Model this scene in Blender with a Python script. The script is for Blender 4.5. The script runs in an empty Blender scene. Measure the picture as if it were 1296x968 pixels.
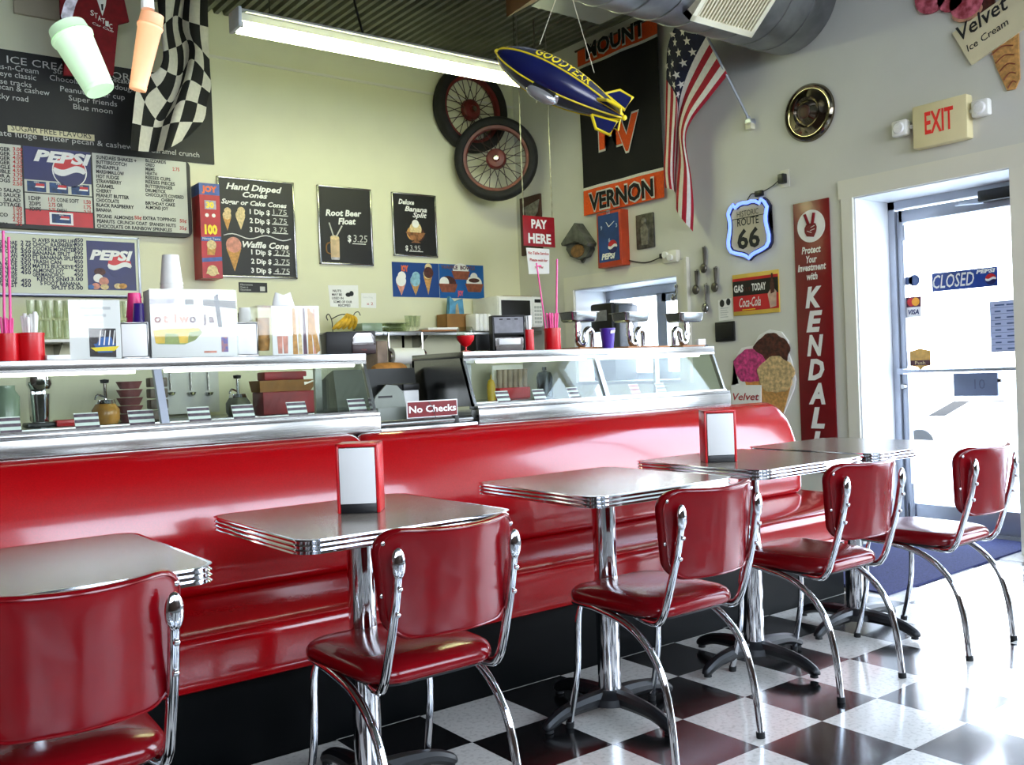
import bpy, bmesh, math, random
from mathutils import Vector, Matrix
random.seed(7)
S = bpy.context.scene
COL = S.collection
PI = math.pi

# ------------------------------------------------------------------ camera
F, YAW, PITCH, ROLL = 1207.667, 0.925546544, -0.0101630631, -0.0384374769
CP = Vector((-1.93029373, -2.12921997, 1.13015065))
_f = Vector((math.cos(YAW)*math.cos(PITCH), math.sin(YAW)*math.cos(PITCH), math.sin(PITCH)))
_r = Vector((math.sin(YAW), -math.cos(YAW), 0))
_u = _r.cross(_f)
RGT = _r*math.cos(ROLL) + _u*math.sin(ROLL)
UPV = -_r*math.sin(ROLL) + _u*math.cos(ROLL)
FWD = _f
cam_data = bpy.data.cameras.new('camera')
cam = bpy.data.objects.new('camera', cam_data); COL.objects.link(cam)
cam_data.sensor_width = 36; cam_data.lens = F/1296*36
cam_data.clip_start = .05; cam_data.clip_end = 200
cam.matrix_world = Matrix(((RGT.x, UPV.x, -FWD.x, CP.x), (RGT.y, UPV.y, -FWD.y, CP.y), (RGT.z, UPV.z, -FWD.z, CP.z), (0, 0, 0, 1)))
S.camera = cam
def at(px, py, x=None, y=None, z=None, d=None):
    "measured point: where the line of sight through a photo pixel meets a known plane of the room"
    v = RGT*((px-648)/F) + UPV*((484-py)/F) + FWD
    if d is not None: return CP + v*d
    i, t = (0, x) if x is not None else (1, y) if y is not None else (2, z)
    return CP + v*((t-CP[i])/v[i])

# ------------------------------------------------------------------ light
S.view_settings.view_transform = 'Standard'
S.view_settings.look = 'None'
S.view_settings.exposure = 0.35
S.view_settings.gamma = 1.0
S.view_settings.use_curve_mapping = False
S.cycles.use_denoising = True
S.cycles.max_bounces = 8; S.cycles.diffuse_bounces = 4; S.cycles.glossy_bounces = 5
S.cycles.transmission_bounces = 6; S.cycles.transparent_max_bounces = 16
S.cycles.caustics_reflective = False; S.cycles.caustics_refractive = False
S.cycles.sample_clamp_indirect = 6
W = bpy.data.worlds.new('sky'); S.world = W; W.use_nodes = True
nt = W.node_tree
bg = nt.nodes['Background']
tc = nt.nodes.new('ShaderNodeTexCoord'); sx = nt.nodes.new('ShaderNodeSeparateXYZ'); cr = nt.nodes.new('ShaderNodeValToRGB')
nt.links.new(tc.outputs['Generated'], sx.inputs[0]); nt.links.new(sx.outputs['Z'], cr.inputs[0]); nt.links.new(cr.outputs[0], bg.inputs[0])
cr.color_ramp.elements[0].position = 0.0; cr.color_ramp.elements[0].color = (1, 1, 1, 1)
cr.color_ramp.elements[1].position = 0.6; cr.color_ramp.elements[1].color = (.62, .78, 1, 1)
bg.inputs[1].default_value = 3.2
SKY = bg.inputs[1]
SKY.default_value = 11.5
def portal(name, loc, target, w, h):
    "a window opening through which the sky lights the room"
    l = bpy.data.lights.new(name, 'AREA'); l.shape = 'RECTANGLE'; l.size = w; l.size_y = h; l.cycles.is_portal = True
    o = bpy.data.objects.new(name, l); COL.objects.link(o); o.location = loc
    o.rotation_euler = (Vector(target)-Vector(loc)).to_track_quat('-Z', 'Y').to_euler()
XR, YB, ZC, XL, YF = 3.55, 4.97, 3.94, -4.6, -4.6      # room: door wall, back wall, ceiling, far-left wall, storefront wall
portal('sky_portal', (-2.6, YF-.1, 2.6), (-2.6, 0, 2.6), 2.7, 2.1)
portal('sky_portal', (1.42, YF-.1, 2.6), (1.42, 0, 2.6), 3.7, 2.1)
portal('sky_portal', (XR+.38, -1.5, 1.9), (0, -1.5, 1.9), 2.9, 3.3)
portal('sky_portal', (XR+.46, .94, 1.1), (0, .94, 1.1), .95, 2.1)
portal('sky_portal', (XR+.46, 3.58, 1.45), (0, 3.58, 1.45), 1.2, .75)

# ------------------------------------------------------------------ materials
def lin(c):
    c = c/255.0
    return c/12.92 if c <= .04045 else ((c+.055)/1.055)**2.4
def rgb(c): return (lin(c[0]), lin(c[1]), lin(c[2]), 1)
_mats = {}
def mat(name, c=(200, 200, 200), rough=.5, metal=0.0, noise=None, bump=None, emit=0, coat=0, spec=.5, trans=0, ecol=None, stretch=None):
    if name in _mats: return _mats[name]
    m = bpy.data.materials.new(name); m.use_nodes = True; n = m.node_tree; b = n.nodes['Principled BSDF']
    b.inputs['Base Color'].default_value = rgb(c); b.inputs['Roughness'].default_value = rough; b.inputs['Metallic'].default_value = metal
    b.inputs['Specular IOR Level'].default_value = spec; b.inputs['Coat Weight'].default_value = coat; b.inputs['Coat Roughness'].default_value = .06
    b.inputs['Transmission Weight'].default_value = trans
    if emit:
        b.inputs['Emission Color'].default_value = rgb(ecol or c); b.inputs['Emission Strength'].default_value = emit
    if noise or bump:
        t = n.nodes.new('ShaderNodeTexCoord'); src = t.outputs['Object']
        if stretch:
            mp = n.nodes.new('ShaderNodeMapping'); mp.inputs['Scale'].default_value = stretch; n.links.new(src, mp.inputs[0]); src = mp.outputs[0]
    if noise:
        sc, amt = noise[:2]; c2 = noise[2] if len(noise) > 2 else tuple(max(0, min(255, v*(1-amt))) for v in c)
        z = n.nodes.new('ShaderNodeTexNoise'); z.inputs['Scale'].default_value = sc; z.inputs['Detail'].default_value = 4
        r = n.nodes.new('ShaderNodeValToRGB'); r.color_ramp.elements[0].position = .35; r.color_ramp.elements[1].position = .65
        r.color_ramp.elements[0].color = rgb(c2); r.color_ramp.elements[1].color = rgb(c)
        n.links.new(src, z.inputs['Vector']); n.links.new(z.outputs[0], r.inputs[0]); n.links.new(r.outputs[0], b.inputs['Base Color'])
    if bump:
        sc, st = bump
        z = n.nodes.new('ShaderNodeTexNoise'); z.inputs['Scale'].default_value = sc; z.inputs['Detail'].default_value = 3
        p = n.nodes.new('ShaderNodeBump'); p.inputs['Strength'].default_value = st; p.inputs['Distance'].default_value = .01
        n.links.new(src, z.inputs['Vector']); n.links.new(z.outputs[0], p.inputs['Height']); n.links.new(p.outputs[0], b.inputs['Normal'])
    _mats[name] = m
    return m
def glass_mat(name, tint=(235, 242, 238), refl=.5, rough=.02):
    if name in _mats: return _mats[name]
    m = bpy.data.materials.new(name); m.use_nodes = True; n = m.node_tree
    out = n.nodes['Material Output']; n.nodes.remove(n.nodes['Principled BSDF'])
    t = n.nodes.new('ShaderNodeBsdfTransparent'); t.inputs[0].default_value = rgb(tint)
    g = n.nodes.new('ShaderNodeBsdfGlossy'); g.inputs['Roughness'].default_value = rough
    fr = n.nodes.new('ShaderNodeLayerWeight'); fr.inputs[0].default_value = .5
    pw = n.nodes.new('ShaderNodeMath'); pw.operation = 'POWER'; pw.inputs[1].default_value = 4
    mu = n.nodes.new('ShaderNodeMath'); mu.operation = 'MULTIPLY_ADD'; mu.inputs[1].default_value = refl*.9; mu.inputs[2].default_value = .035*refl
    mx = n.nodes.new('ShaderNodeMixShader')
    n.links.new(fr.outputs['Facing'], pw.inputs[0]); n.links.new(pw.outputs[0], mu.inputs[0]); n.links.new(mu.outputs[0], mx.inputs[0]); n.links.new(t.outputs[0], mx.inputs[1]); n.links.new(g.outputs[0], mx.inputs[2])
    n.links.new(mx.outputs[0], out.inputs[0]); _mats[name] = m
    return m

WALL = mat('painted_wall', (226, 225, 194), .75, noise=(3, .02), bump=(60, .04))
DARKWALL = mat('unseen_wall_dark', (74, 52, 40), .6, noise=(3, .2), stretch=(6, 6, 1))  # dark finish invented for the unseen walls, so window reflections stand out
WALLR = mat('painted_wall_grey', (216, 216, 208), .75, noise=(3, .02), bump=(60, .04))
TRIMW = mat('cream_trim', (228, 226, 212), .5, noise=(2, .02))
REVEAL = mat('white_reveal', (235, 238, 242), .5, noise=(2, .02))
CEIL = mat('galvanised_deck', (118, 120, 108), .45, .35, noise=(4, .15))
CHROME = mat('chrome', (225, 225, 228), .07, 1.0, noise=(3, .03))
STEEL = mat('brushed_steel', (168, 168, 166), .22, 1.0, noise=(8, .12), stretch=(1, 30, 30))
ALU = mat('door_aluminium', (176, 182, 194), .4, .6, noise=(6, .04))
VINYL = mat('booth_red_vinyl', (172, 4, 13), .16, noise=(240, .1), bump=(5, .12), coat=.4)
VINYLC = mat('chair_red_vinyl', (122, 5, 14), .17, noise=(14, .07), bump=(30, .02), spec=.5)
BLACKB = mat('black_base', (3, 5, 6), .5, noise=(9, .2), spec=.1)
IRON = mat('black_iron', (20, 21, 24), .4, noise=(30, .2))
RUBBER = mat('rubber', (16, 16, 16), .7, noise=(30, .2))
LAM = mat('grey_laminate', (166, 154, 140), .19, .4, noise=(120, .12))
BLACK = mat('black_paint', (12, 12, 11), .5, noise=(12, .15))
BOARD = mat('black_board', (20, 22, 17), .55, noise=(12, .15))
WHITE = mat('white_ink', (240, 240, 236), .6, noise=(20, .02))
INK = mat('dark_ink', (24, 26, 30), .6, noise=(20, .1))
REDINK = mat('red_ink', (190, 44, 40), .6, noise=(20, .08))
CREAMP = mat('cream_panel', (206, 208, 194), .5, noise=(4, .04))
PAPER = mat('white_paper', (244, 244, 242), .7, noise=(6, .02))
PBLUE = mat('cola_blue', (14, 24, 96), .4, noise=(5, .12))
PRED = mat('cola_red', (200, 24, 32), .4, noise=(9, .06))
MIDBLUE = mat('poster_blue', (10, 92, 170), .4, noise=(4, .12))
YELLOW = mat('yellow_ink', (250, 222, 30), .45, noise=(12, .04))
ORANGE = mat('orange_cloth', (236, 88, 22), .8, noise=(60, .08))
SIGNRED = mat('enamel_red', (124, 12, 22), .3, noise=(5, .1))
PLRED = mat('red_plastic', (206, 14, 26), .3, noise=(9, .05))
PINK = mat('pink_straws', (246, 84, 160), .4, noise=(30, .08))
PURPLE = mat('purple_plastic', (74, 40, 160), .35, noise=(10, .06))
TAN = mat('waffle_tan', (214, 160, 92), .7, noise=(50, .2), bump=(60, .3))
VANILLA = mat('vanilla', (238, 214, 160), .6, noise=(60, .18), bump=(50, .4))
CHOC = mat('chocolate', (84, 36, 28), .5, noise=(60, .3), bump=(50, .4))
STRAW = mat('strawberry', (226, 70, 130), .6, noise=(60, .25), bump=(50, .4))
WOOD = mat('oak_board', (176, 112, 56), .5, noise=(10, .3), stretch=(1, 12, 12))
DWOOD = mat('dark_wood', (70, 34, 22), .5, noise=(10, .3), stretch=(12, 12, 1))
CARD = mat('cardboard', (156, 112, 62), .8, noise=(8, .1))
FOAM = mat('foam_white', (244, 244, 240), .6, noise=(30, .02))
GREY = mat('grey_plastic', (128, 134, 124), .5, noise=(10, .06))
GLASS = glass_mat('case_glass', (247, 252, 248), .9)
WGLASS = glass_mat('window_glass', (246, 248, 250), .6)
CLEAR = glass_mat('clear_acrylic', (253, 254, 253), .7)
DRINKG = glass_mat('drinking_glass', (243, 246, 240), .9)

# ------------------------------------------------------------------ geometry helpers
class M:
    def __init__(s): s.bm = bmesh.new(); s.mats = []
    def mi(s, m):
        if m not in s.mats: s.mats.append(m)
        return s.mats.index(m)
    def faces(s, vs, fs, m):
        i = s.mi(m); V = [s.bm.verts.new(v) for v in vs]; out = []
        for f in fs:
            try:
                q = s.bm.faces.new([V[k] for k in f]); q.material_index = i; out.append(q)
            except ValueError: pass
        return out
    def box(s, a, b, m, r=0, seg=2):
        a, b = Vector(a), Vector(b); c = (a+b)/2; d = b-a
        t = bmesh.new(); bmesh.ops.create_cube(t, size=1)
        for v in t.verts: v.co = Vector((v.co.x*d.x, v.co.y*d.y, v.co.z*d.z))+c
        if r: bmesh.ops.bevel(t, geom=t.edges[:], offset=min(r, min(abs(x) for x in d)*.49), segments=seg, affect='EDGES', profile=.5)
        s.merge(t, m); return s
    def merge(s, t, m, mtx=None):
        t.verts.index_update()
        s.faces([(mtx @ v.co if mtx else v.co.copy()) for v in t.verts], [[v.index for v in f.verts] for f in t.faces], m); t.free()
    def obox(s, c, d, ax, m, r=0):
        "box about c with sizes d, rotated by matrix ax"
        t = bmesh.new(); bmesh.ops.create_cube(t, size=1)
        for v in t.verts: v.co = Vector((v.co.x*d[0], v.co.y*d[1], v.co.z*d[2]))
        if r: bmesh.ops.bevel(t, geom=t.edges[:], offset=r, segments=2, affect='EDGES', profile=.5)
        s.merge(t, m, Matrix.Translation(c) @ ax.to_4x4()); return s
    def tube(s, pts, r, m, n=10, cap=True, smooth=0, flat=None):
        P = [Vector(p) for p in pts]
        R = list(r) if isinstance(r, (list, tuple)) else [r]*len(P)
        if smooth and len(P) > 2:
            Q, RR = [], []
            for i in range(len(P)-1):
                p0, p1, p2, p3 = P[max(i-1, 0)], P[i], P[i+1], P[min(i+2, len(P)-1)]
                for k in range(smooth):
                    t = k/smooth
                    Q.append(.5*((2*p1)+(p2-p0)*t+(2*p0-5*p1+4*p2-p3)*t*t+(3*p1-p0-3*p2+p3)*t**3)); RR.append(R[i]*(1-t)+R[i+1]*t)
            Q.append(P[-1]); RR.append(R[-1]); P, R = Q, RR
        T = [(P[min(i+1, len(P)-1)]-P[max(i-1, 0)]).normalized() for i in range(len(P))]
        up = Vector((0, 0, 1)) if abs(T[0].z) < .9 else Vector((1, 0, 0))
        nrm = (up - T[0]*up.dot(T[0])).normalized(); vs = []; fs = []
        for i, p in enumerate(P):
            nrm = (nrm - T[i]*nrm.dot(T[i])).normalized(); b = T[i].cross(nrm)
            for k in range(n):
                a = 2*PI*k/n; vs.append(p + (nrm*math.cos(a)+b*math.sin(a))*R[i])
        for i in range(len(P)-1):
            for k in range(n): fs.append((i*n+k, i*n+(k+1) % n, (i+1)*n+(k+1) % n, (i+1)*n+k))
        if cap: fs += [tuple(range(n))[::-1], tuple((len(P)-1)*n+k for k in range(n))]
        s.faces(vs, fs, m); return s
    def cyl(s, a, b, r0, r1, m, n=20): return s.tube([a, b], [r0, r1], m, n)
    def lathe(s, prof, m, c=(0, 0, 0), n=28, ax=None):
        "profile of (radius, height) turned about the local z axis"
        vs = []; fs = []; c = Vector(c)
        for (r, z) in prof:
            for k in range(n):
                a = 2*PI*k/n; v = Vector((r*math.cos(a), r*math.sin(a), z)); vs.append(c + (ax @ v if ax else v))
        L = len(prof)
        for i in range(L-1):
            for k in range(n): fs.append((i*n+k, i*n+(k+1) % n, (i+1)*n+(k+1) % n, (i+1)*n+k))
        f = s.faces(vs, fs, m)
        bmesh.ops.remove_doubles(s.bm, verts=list({v for q in f for v in q.verts}), dist=1e-5)
        return s
    def ball(s, c, r, m, n=16, k=10, sq=(1, 1, 1), lump=0):
        vs = []; fs = []
        for i in range(k+1):
            t = PI*i/k
            for j in range(n):
                a = 2*PI*j/n; q = 1+lump*(random.random()-.5)*(0 < i < k)
                vs.append(Vector(c)+Vector((math.sin(t)*math.cos(a)*sq[0], math.sin(t)*math.sin(a)*sq[1], math.cos(t)*sq[2]))*r*q)
        for i in range(k):
            for j in range(n): fs.append((i*n+j, (i+1)*n+j, (i+1)*n+(j+1) % n, i*n+(j+1) % n))
        f = s.faces(vs, fs, m); bmesh.ops.remove_doubles(s.bm, verts=list({v for q in f for v in q.verts}), dist=1e-6)
        return s
    def loft(s, rings, m, mp=None, caps=True):
        "closed rings of equal length"
        n = len(rings[0]); vs = [mp(p) if mp else p for r in rings for p in r]; fs = []
        for i in range(len(rings)-1):
            for k in range(n): fs.append((i*n+k, i*n+(k+1) % n, (i+1)*n+(k+1) % n, (i+1)*n+k))
        if caps: fs += [tuple(range(n))[::-1], tuple((len(rings)-1)*n+k for k in range(n))]
        s.faces(vs, fs, m); return s
    def prism(s, poly, y0, y1, m):
        "polygon of (x, z) given thickness from y0 to y1"
        a = sum(poly[i][0]*poly[(i+1) % len(poly)][1]-poly[(i+1) % len(poly)][0]*poly[i][1] for i in range(len(poly)))
        p = poly if a > 0 else poly[::-1]; n = len(p)
        vs = [(x, y1, z) for x, z in p]+[(x, y0, z) for x, z in p]
        f = s.faces(vs, [tuple(range(n))[::-1], tuple(range(n, 2*n))]+[(k, (k+1) % n, n+(k+1) % n, n+k) for k in range(n)], m)
        bmesh.ops.triangulate(s.bm, faces=[q for q in f if len(q.verts) > 4]); return s
    def disc(s, x, z, r, y0, y1, m, n=28, rz=None):
        return s.prism([(x+r*math.cos(2*PI*k/n), z+(rz or r)*math.sin(2*PI*k/n)) for k in range(n)], y0, y1, m)
    def grid(s, fn, nu, nv, mfn, closed=False):
        V = [s.bm.verts.new(fn(i/nu, j/nv)) for i in range(nu+1) for j in range(nv+1)]
        for i in range(nu):
            for j in range(nv):
                try:
                    f = s.bm.faces.new([V[i*(nv+1)+j], V[(i+1)*(nv+1)+j], V[(i+1)*(nv+1)+j+1], V[i*(nv+1)+j+1]]); f.material_index = s.mi(mfn((i+.5)/nu, (j+.5)/nv))
                except ValueError: pass
        return s
    def text(s, t, x, z, size, m, al='LEFT', w=None, shear=0, bold=0, y=-.002, th=.001, rot=0, sp=1.0):
        key = (t, shear, bold, sp)
        if key not in _txt:
            c = bpy.data.curves.new('t', 'FONT'); c.body = t; c.shear = shear; c.offset = bold; c.size = 1; c.resolution_u = 2; c.space_character = sp
            o = bpy.data.objects.new('t', c); me = bpy.data.meshes.new_from_object(o)
            _txt[key] = ([v.co.copy() for v in me.vertices], [tuple(p.vertices) for p in me.polygons])
            bpy.data.meshes.remove(me); bpy.data.objects.remove(o); bpy.data.curves.remove(c)
        V, Fs = _txt[key]
        if not V: return s
        x0 = min(v.x for v in V); x1 = max(v.x for v in V); sc = size/.69      # size is the capital height
        kx = w/(x1-x0) if w else sc
        off = {'LEFT': x0, 'CENTER': (x0+x1)/2, 'RIGHT': x1}[al]
        ca, sa = math.cos(rot), math.sin(rot); P = []
        for v in V:
            a, b = (v.x-off)*kx, v.y*sc
            P.append((x+a*ca-b*sa, y-th, z+a*sa+b*ca))
        s.faces(P, Fs, m); return s
    def build(s, name, parent=None, ang=35, loc=None, mods=None):
        bm = s.bm; bmesh.ops.recalc_face_normals(bm, faces=bm.faces[:]) if not getattr(s, 'keep', False) else None
        lim = math.radians(ang)
        for f in bm.faces: f.smooth = True
        for e in bm.edges: e.smooth = not (len(e.link_faces) == 2 and e.calc_face_angle(0) > lim)
        me = bpy.data.meshes.new(name); bm.to_mesh(me); bm.free()
        for m in s.mats: me.materials.append(m)
        o = bpy.data.objects.new(name, me); COL.objects.link(o)
        if parent: o.parent = parent
        if loc is not None: o.location = loc
        return o
_txt = {}
def thing(name, label, cat, loc=(0, 0, 0), rz=0, group=None):
    o = bpy.data.objects.new(name, None); COL.objects.link(o); o.empty_display_size = .05
    o.location = loc; o.rotation_euler = (0, 0, rz); return tag(o, label, cat, group)
def tag(o, label, cat, group=None):
    o['label'] = label; o['category'] = cat
    if group: o['group'] = group
    return o
def struct(o): o['kind'] = 'structure'; return o
def dup(root, loc, rz=None, label=None, group=None):
    r = root.copy(); COL.objects.link(r); r.location = loc
    if rz is not None: r.rotation_euler = (0, 0, rz)
    if label: r['label'] = label
    if group: r['group'] = group
    for ch in list(root.children):
        c = ch.copy(); COL.objects.link(c); c.parent = r
        for g in list(ch.children):
            e = g.copy(); COL.objects.link(e); e.parent = c
    return r
def rrect(hx, hy, r, n=6, taper=0):
    "rounded rectangle outline; taper narrows it towards -y"
    out = []
    for cx, cy, a0 in ((hx-r, hy-r, 0), (-hx+r, hy-r, 90), (-hx+r, -hy+r, 180), (hx-r, -hy+r, 270)):
        for k in range(n+1):
            a = math.radians(a0+90*k/n); x, y = cx+r*math.cos(a), cy+r*math.sin(a)
            out.append((x*(1-taper*(hy-y)/(2*hy)), y))
    return out
def dense(o, d=.02):
    "outline with extra points so that it can be bowed"
    out = []
    for i, p in enumerate(o):
        q = o[(i+1) % len(o)]; n = max(1, int(math.hypot(q[0]-p[0], q[1]-p[1])/d))
        out += [(p[0]+(q[0]-p[0])*k/n, p[1]+(q[1]-p[1])*k/n) for k in range(n)]
    return out
class Face:
    "a flat face in the room: local x runs to the reader's right, z up, -y out of the face"
    def __init__(s, name, label, cat, wall, val, c, group=None):
        s.wall, s.val = wall, val; p = s.raw(*c); s.o = thing(name, label, cat, p, 0 if wall == 'y' else -PI/2, group); s.p = p
    def raw(s, px, py): return at(px, py, **{s.wall: s.val})
    def l(s, px, py):
        q = s.raw(px, py)-s.p
        return (q.x, q.z) if s.wall == 'y' else (-q.y, q.z)
    def poly(s, pts): return [s.l(*p) for p in pts]
    def rect(s, *pts):
        q = s.poly(pts); xs = sorted(a for a, b in q); zs = sorted(b for a, b in q); n = len(q)//2
        return sum(xs[:n])/n, sum(zs[:n])/n, sum(xs[n:])/n, sum(zs[n:])/n
    def k(s, px, py): return (s.raw(px, py)-CP).dot(FWD)/F       # metres per pixel there
    def text(s, m, t, a, b, cap, mt, **kw):
        "text whose baseline runs from photo point a to b, capitals cap pixels tall"
        x0, z0 = s.l(*a); x1, z1 = s.l(*b)
        return m.text(t, x0, (z0+z1)/2, cap*s.k(*a), mt, 'LEFT', w=abs(x1-x0), **kw)
def globe(m, x, z, r, y, ring=True):
    "the round red, white and blue soda mark"
    n = 24
    def wave(t): return .16*math.sin(t*PI*1.05)*r
    if ring: m.disc(x, z, r*1.06, y-.0008, y, WHITE)
    def cap(top, bot, mt, yy):
        xs = [(-1+2*i/n) for i in range(n+1)]
        m.prism([(x+a*r, z+top(a)) for a in xs]+[(x+a*r, z+bot(a)) for a in xs[::-1]], yy-.0008, yy, mt)
    c = lambda a: r*math.sqrt(max(0, 1-a*a))
    cl = lambda v, a: max(-c(a), min(c(a), v))
    w1 = lambda a: cl(.22*r+wave(a), a); w2 = lambda a: cl(-.2*r+wave(a), a)
    cap(c, w1, PRED, y-.001); cap(w1, w2, WHITE, y-.001); cap(w2, lambda a: -c(a), PBLUE, y-.001)
def flip(pts): return [(-x, z) for x, z in pts]
# ================================================================== the room
def floor_mat():
    m = bpy.data.materials.new('checker_tiles'); m.use_nodes = True; n = m.node_tree; b = n.nodes['Principled BSDF']
    t = n.nodes.new('ShaderNodeTexCoord')
    ck = n.nodes.new('ShaderNodeTexChecker'); ck.inputs['Scale'].default_value = 1/.3048
    mp = n.nodes.new('ShaderNodeMapping'); mp.inputs['Location'].default_value = (0, 0, .1)
    n.links.new(t.outputs['Object'], mp.inputs[0]); n.links.new(mp.outputs[0], ck.inputs['Vector'])
    z = n.nodes.new('ShaderNodeTexNoise'); z.inputs['Scale'].default_value = 70; z.inputs['Detail'].default_value = 6
    n.links.new(t.outputs['Object'], z.inputs['Vector'])
    def ramp(c1, c2):
        r = n.nodes.new('ShaderNodeValToRGB'); r.color_ramp.elements[0].position = .36; r.color_ramp.elements[1].position = .5
        r.color_ramp.elements[0].color = rgb(c1); r.color_ramp.elements[1].color = rgb(c2); n.links.new(z.outputs[0], r.inputs[0]); return r
    w, k = ramp((198, 193, 183), (220, 215, 206)), ramp((26, 24, 23), (8, 8, 9))
    n.links.new(k.outputs[0], ck.inputs['Color1']); n.links.new(w.outputs[0], ck.inputs['Color2']); n.links.new(ck.outputs[0], b.inputs['Base Color'])
    z2 = n.nodes.new('ShaderNodeTexNoise'); z2.inputs['Scale'].default_value = 9
    p = n.nodes.new('ShaderNodeBump'); p.inputs['Strength'].default_value = .06; p.inputs['Distance'].default_value = .01
    n.links.new(t.outputs['Object'], z2.inputs['Vector']); n.links.new(z2.outputs[0], p.inputs['Height']); n.links.new(p.outputs[0], b.inputs['Normal'])
    b.inputs['Roughness'].default_value = .2; b.inputs['Coat Weight'].default_value = .5; b.inputs['Coat Roughness'].default_value = .1
    return m
m = M(); m.box((XL, YF, -.1), (XR+.45, YB, 0), floor_mat()); struct(m.build('floor'))
m = M(); m.box((XL, YB, -.1), (XR+.45, YB+.2, ZC+.2), WALL); struct(m.build('wall_back'))
m = M()
TW = XR+.45
def seg(y0, y1, z0, z1): m.box((XR, y0, z0), (TW, y1, z1), WALLR)
seg(4.19, YB, 0, ZC); seg(2.97, 4.19, 0, 1.02); seg(2.97, 4.19, 1.83, ZC); seg(1.43, 2.97, 0, ZC); seg(.44, 1.43, 2.17, ZC)
seg(-.05, .44, 0, ZC); seg(-3, -.05, 0, .25); seg(-3, -.05, 3.6, ZC); seg(YF, -3, 0, ZC)
struct(m.build('wall_right'))
m = M()
for a, b in ((XL, -4), (-1.25, -.45), (3.3, TW)): m.box((a, YF-.2, 0), (b, YF, ZC), DARKWALL)
for a, b in ((-4, -1.25), (-.45, 3.3)): m.box((a, YF-.2, 0), (b, YF, 1.55), DARKWALL); m.box((a, YF-.2, 3.65), (b, YF, ZC), DARKWALL)
struct(m.build('wall_front'))
m = M(); m.box((XL-.2, YF-.2, -.1), (XL, YB+.2, ZC+.2), DARKWALL); struct(m.build('wall_left'))
# corrugated metal deck, ribs running towards the back wall
m = M(); p = .076; n = int((TW-XL)/p)+1; prof = []
for i in range(n):
    x = XL+i*p; prof += [(x, ZC), (x+.032, ZC), (x+.042, ZC+.03), (x+.066, ZC+.03)]
prof = [q for q in prof if q[0] < TW]; k = len(prof)
m.faces([(x, YF, z) for x, z in prof]+[(x, YB, z) for x, z in prof], [(i, i+1, k+i+1, k+i) for i in range(k-1)], CEIL)
m.box((XL, YF, ZC+.06), (TW, YB, ZC+.1), CEIL)
struct(m.build('ceiling', ang=20))
m = M(); m.box((.2, YB-.012, 3.6), (XR, YB, 3.62), TRIMW); struct(m.build('trim_1'))
# storefront and side glazing behind the camera
def window(name, a, b, ax, nm=2):
    "framed pane; a, b opposite corners, ax the thin axis"
    r = thing(name, 'tall clear window pane', 'window', (0, 0, 0)); struct(r); a, b = Vector(a), Vector(b); t = .05
    f = M(); o = 1-ax if ax < 2 else 0
    def bar(p, q): f.box(p, q, ALU)
    for k in range(nm+1):
        p, q = a.copy(), b.copy(); v = a[o]+(b[o]-a[o])*k/nm; p[o], q[o] = (v-t/2, v+t/2) if 0 < k < nm else (v, v+t) if k == 0 else (v-t, v); bar(p, q)
    for z0, z1 in ((a.z, a.z+t), (b.z-t, b.z)):
        p, q = a.copy(), b.copy(); p.z, q.z = z0, z1; bar(p, q)
    f.build('window_frame', r)
    g = M(); mid = (a[ax]+b[ax])/2; p, q = a+Vector((.02, .02, .02)), b-Vector((.02, .02, .02)); p[ax], q[ax] = mid-.003, mid+.003; g.box(p, q, WGLASS); g.build('pane', r)
    return r
window('window_4', (-4, YF-.12, 1.55), (-1.25, YF-.06, 3.65), 1)
window('window_2', (-.45, YF-.12, 1.55), (3.3, YF-.06, 3.65), 1)
window('window_3', (XR+.3, -3, .25), (XR+.36, -.05, 3.6), 0)

# serving hatch in the door wall
r = thing('window_1', 'serving hatch window with a deep white reveal', 'window'); struct(r)
m = M(); x = XR
for a, b in (((x-.02, 2.86, 1.83), (x, 4.31, 1.945)), ((x-.02, 4.19, 1.02), (x, 4.31, 1.83)), ((x-.02, 2.86, 1.02), (x, 2.97, 1.83)), ((x-.035, 2.85, 1.0), (x, 2.878, 1.96))): m.box(a, b, TRIMW)
m.build('casing', r)
m = M(); m.box((x, 4.18, 1.02), (TW, 4.192, 1.83), REVEAL); m.box((x, 2.97, 1.822), (TW, 4.19, 1.832), REVEAL); m.box((x, 2.97, 1.0), (TW, 4.19, 1.03), REVEAL); m.build('reveal', r)
m = M(); f = x+.36
for a, b in (((f, 2.97, 1.74), (f+.05, 4.19, 1.83)), ((f, 4.13, 1.02), (f+.05, 4.19, 1.75)), ((f, 3.45, 1.02), (f+.05, 3.56, 1.75)), ((f, 2.97, 1.68), (f+.045, 3.5, 1.75)), ((f, 2.97, 1.02), (f+.05, 3.03, 1.75)), ((f, 2.97, 1.02), (f+.05, 4.19, 1.09))): m.box(a, b, ALU)
m.build('window_frame', r)
m = M(); m.box((f+.02, 2.98, 1.05), (f+.026, 4.18, 1.78), WGLASS); m.build('pane', r)

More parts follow.
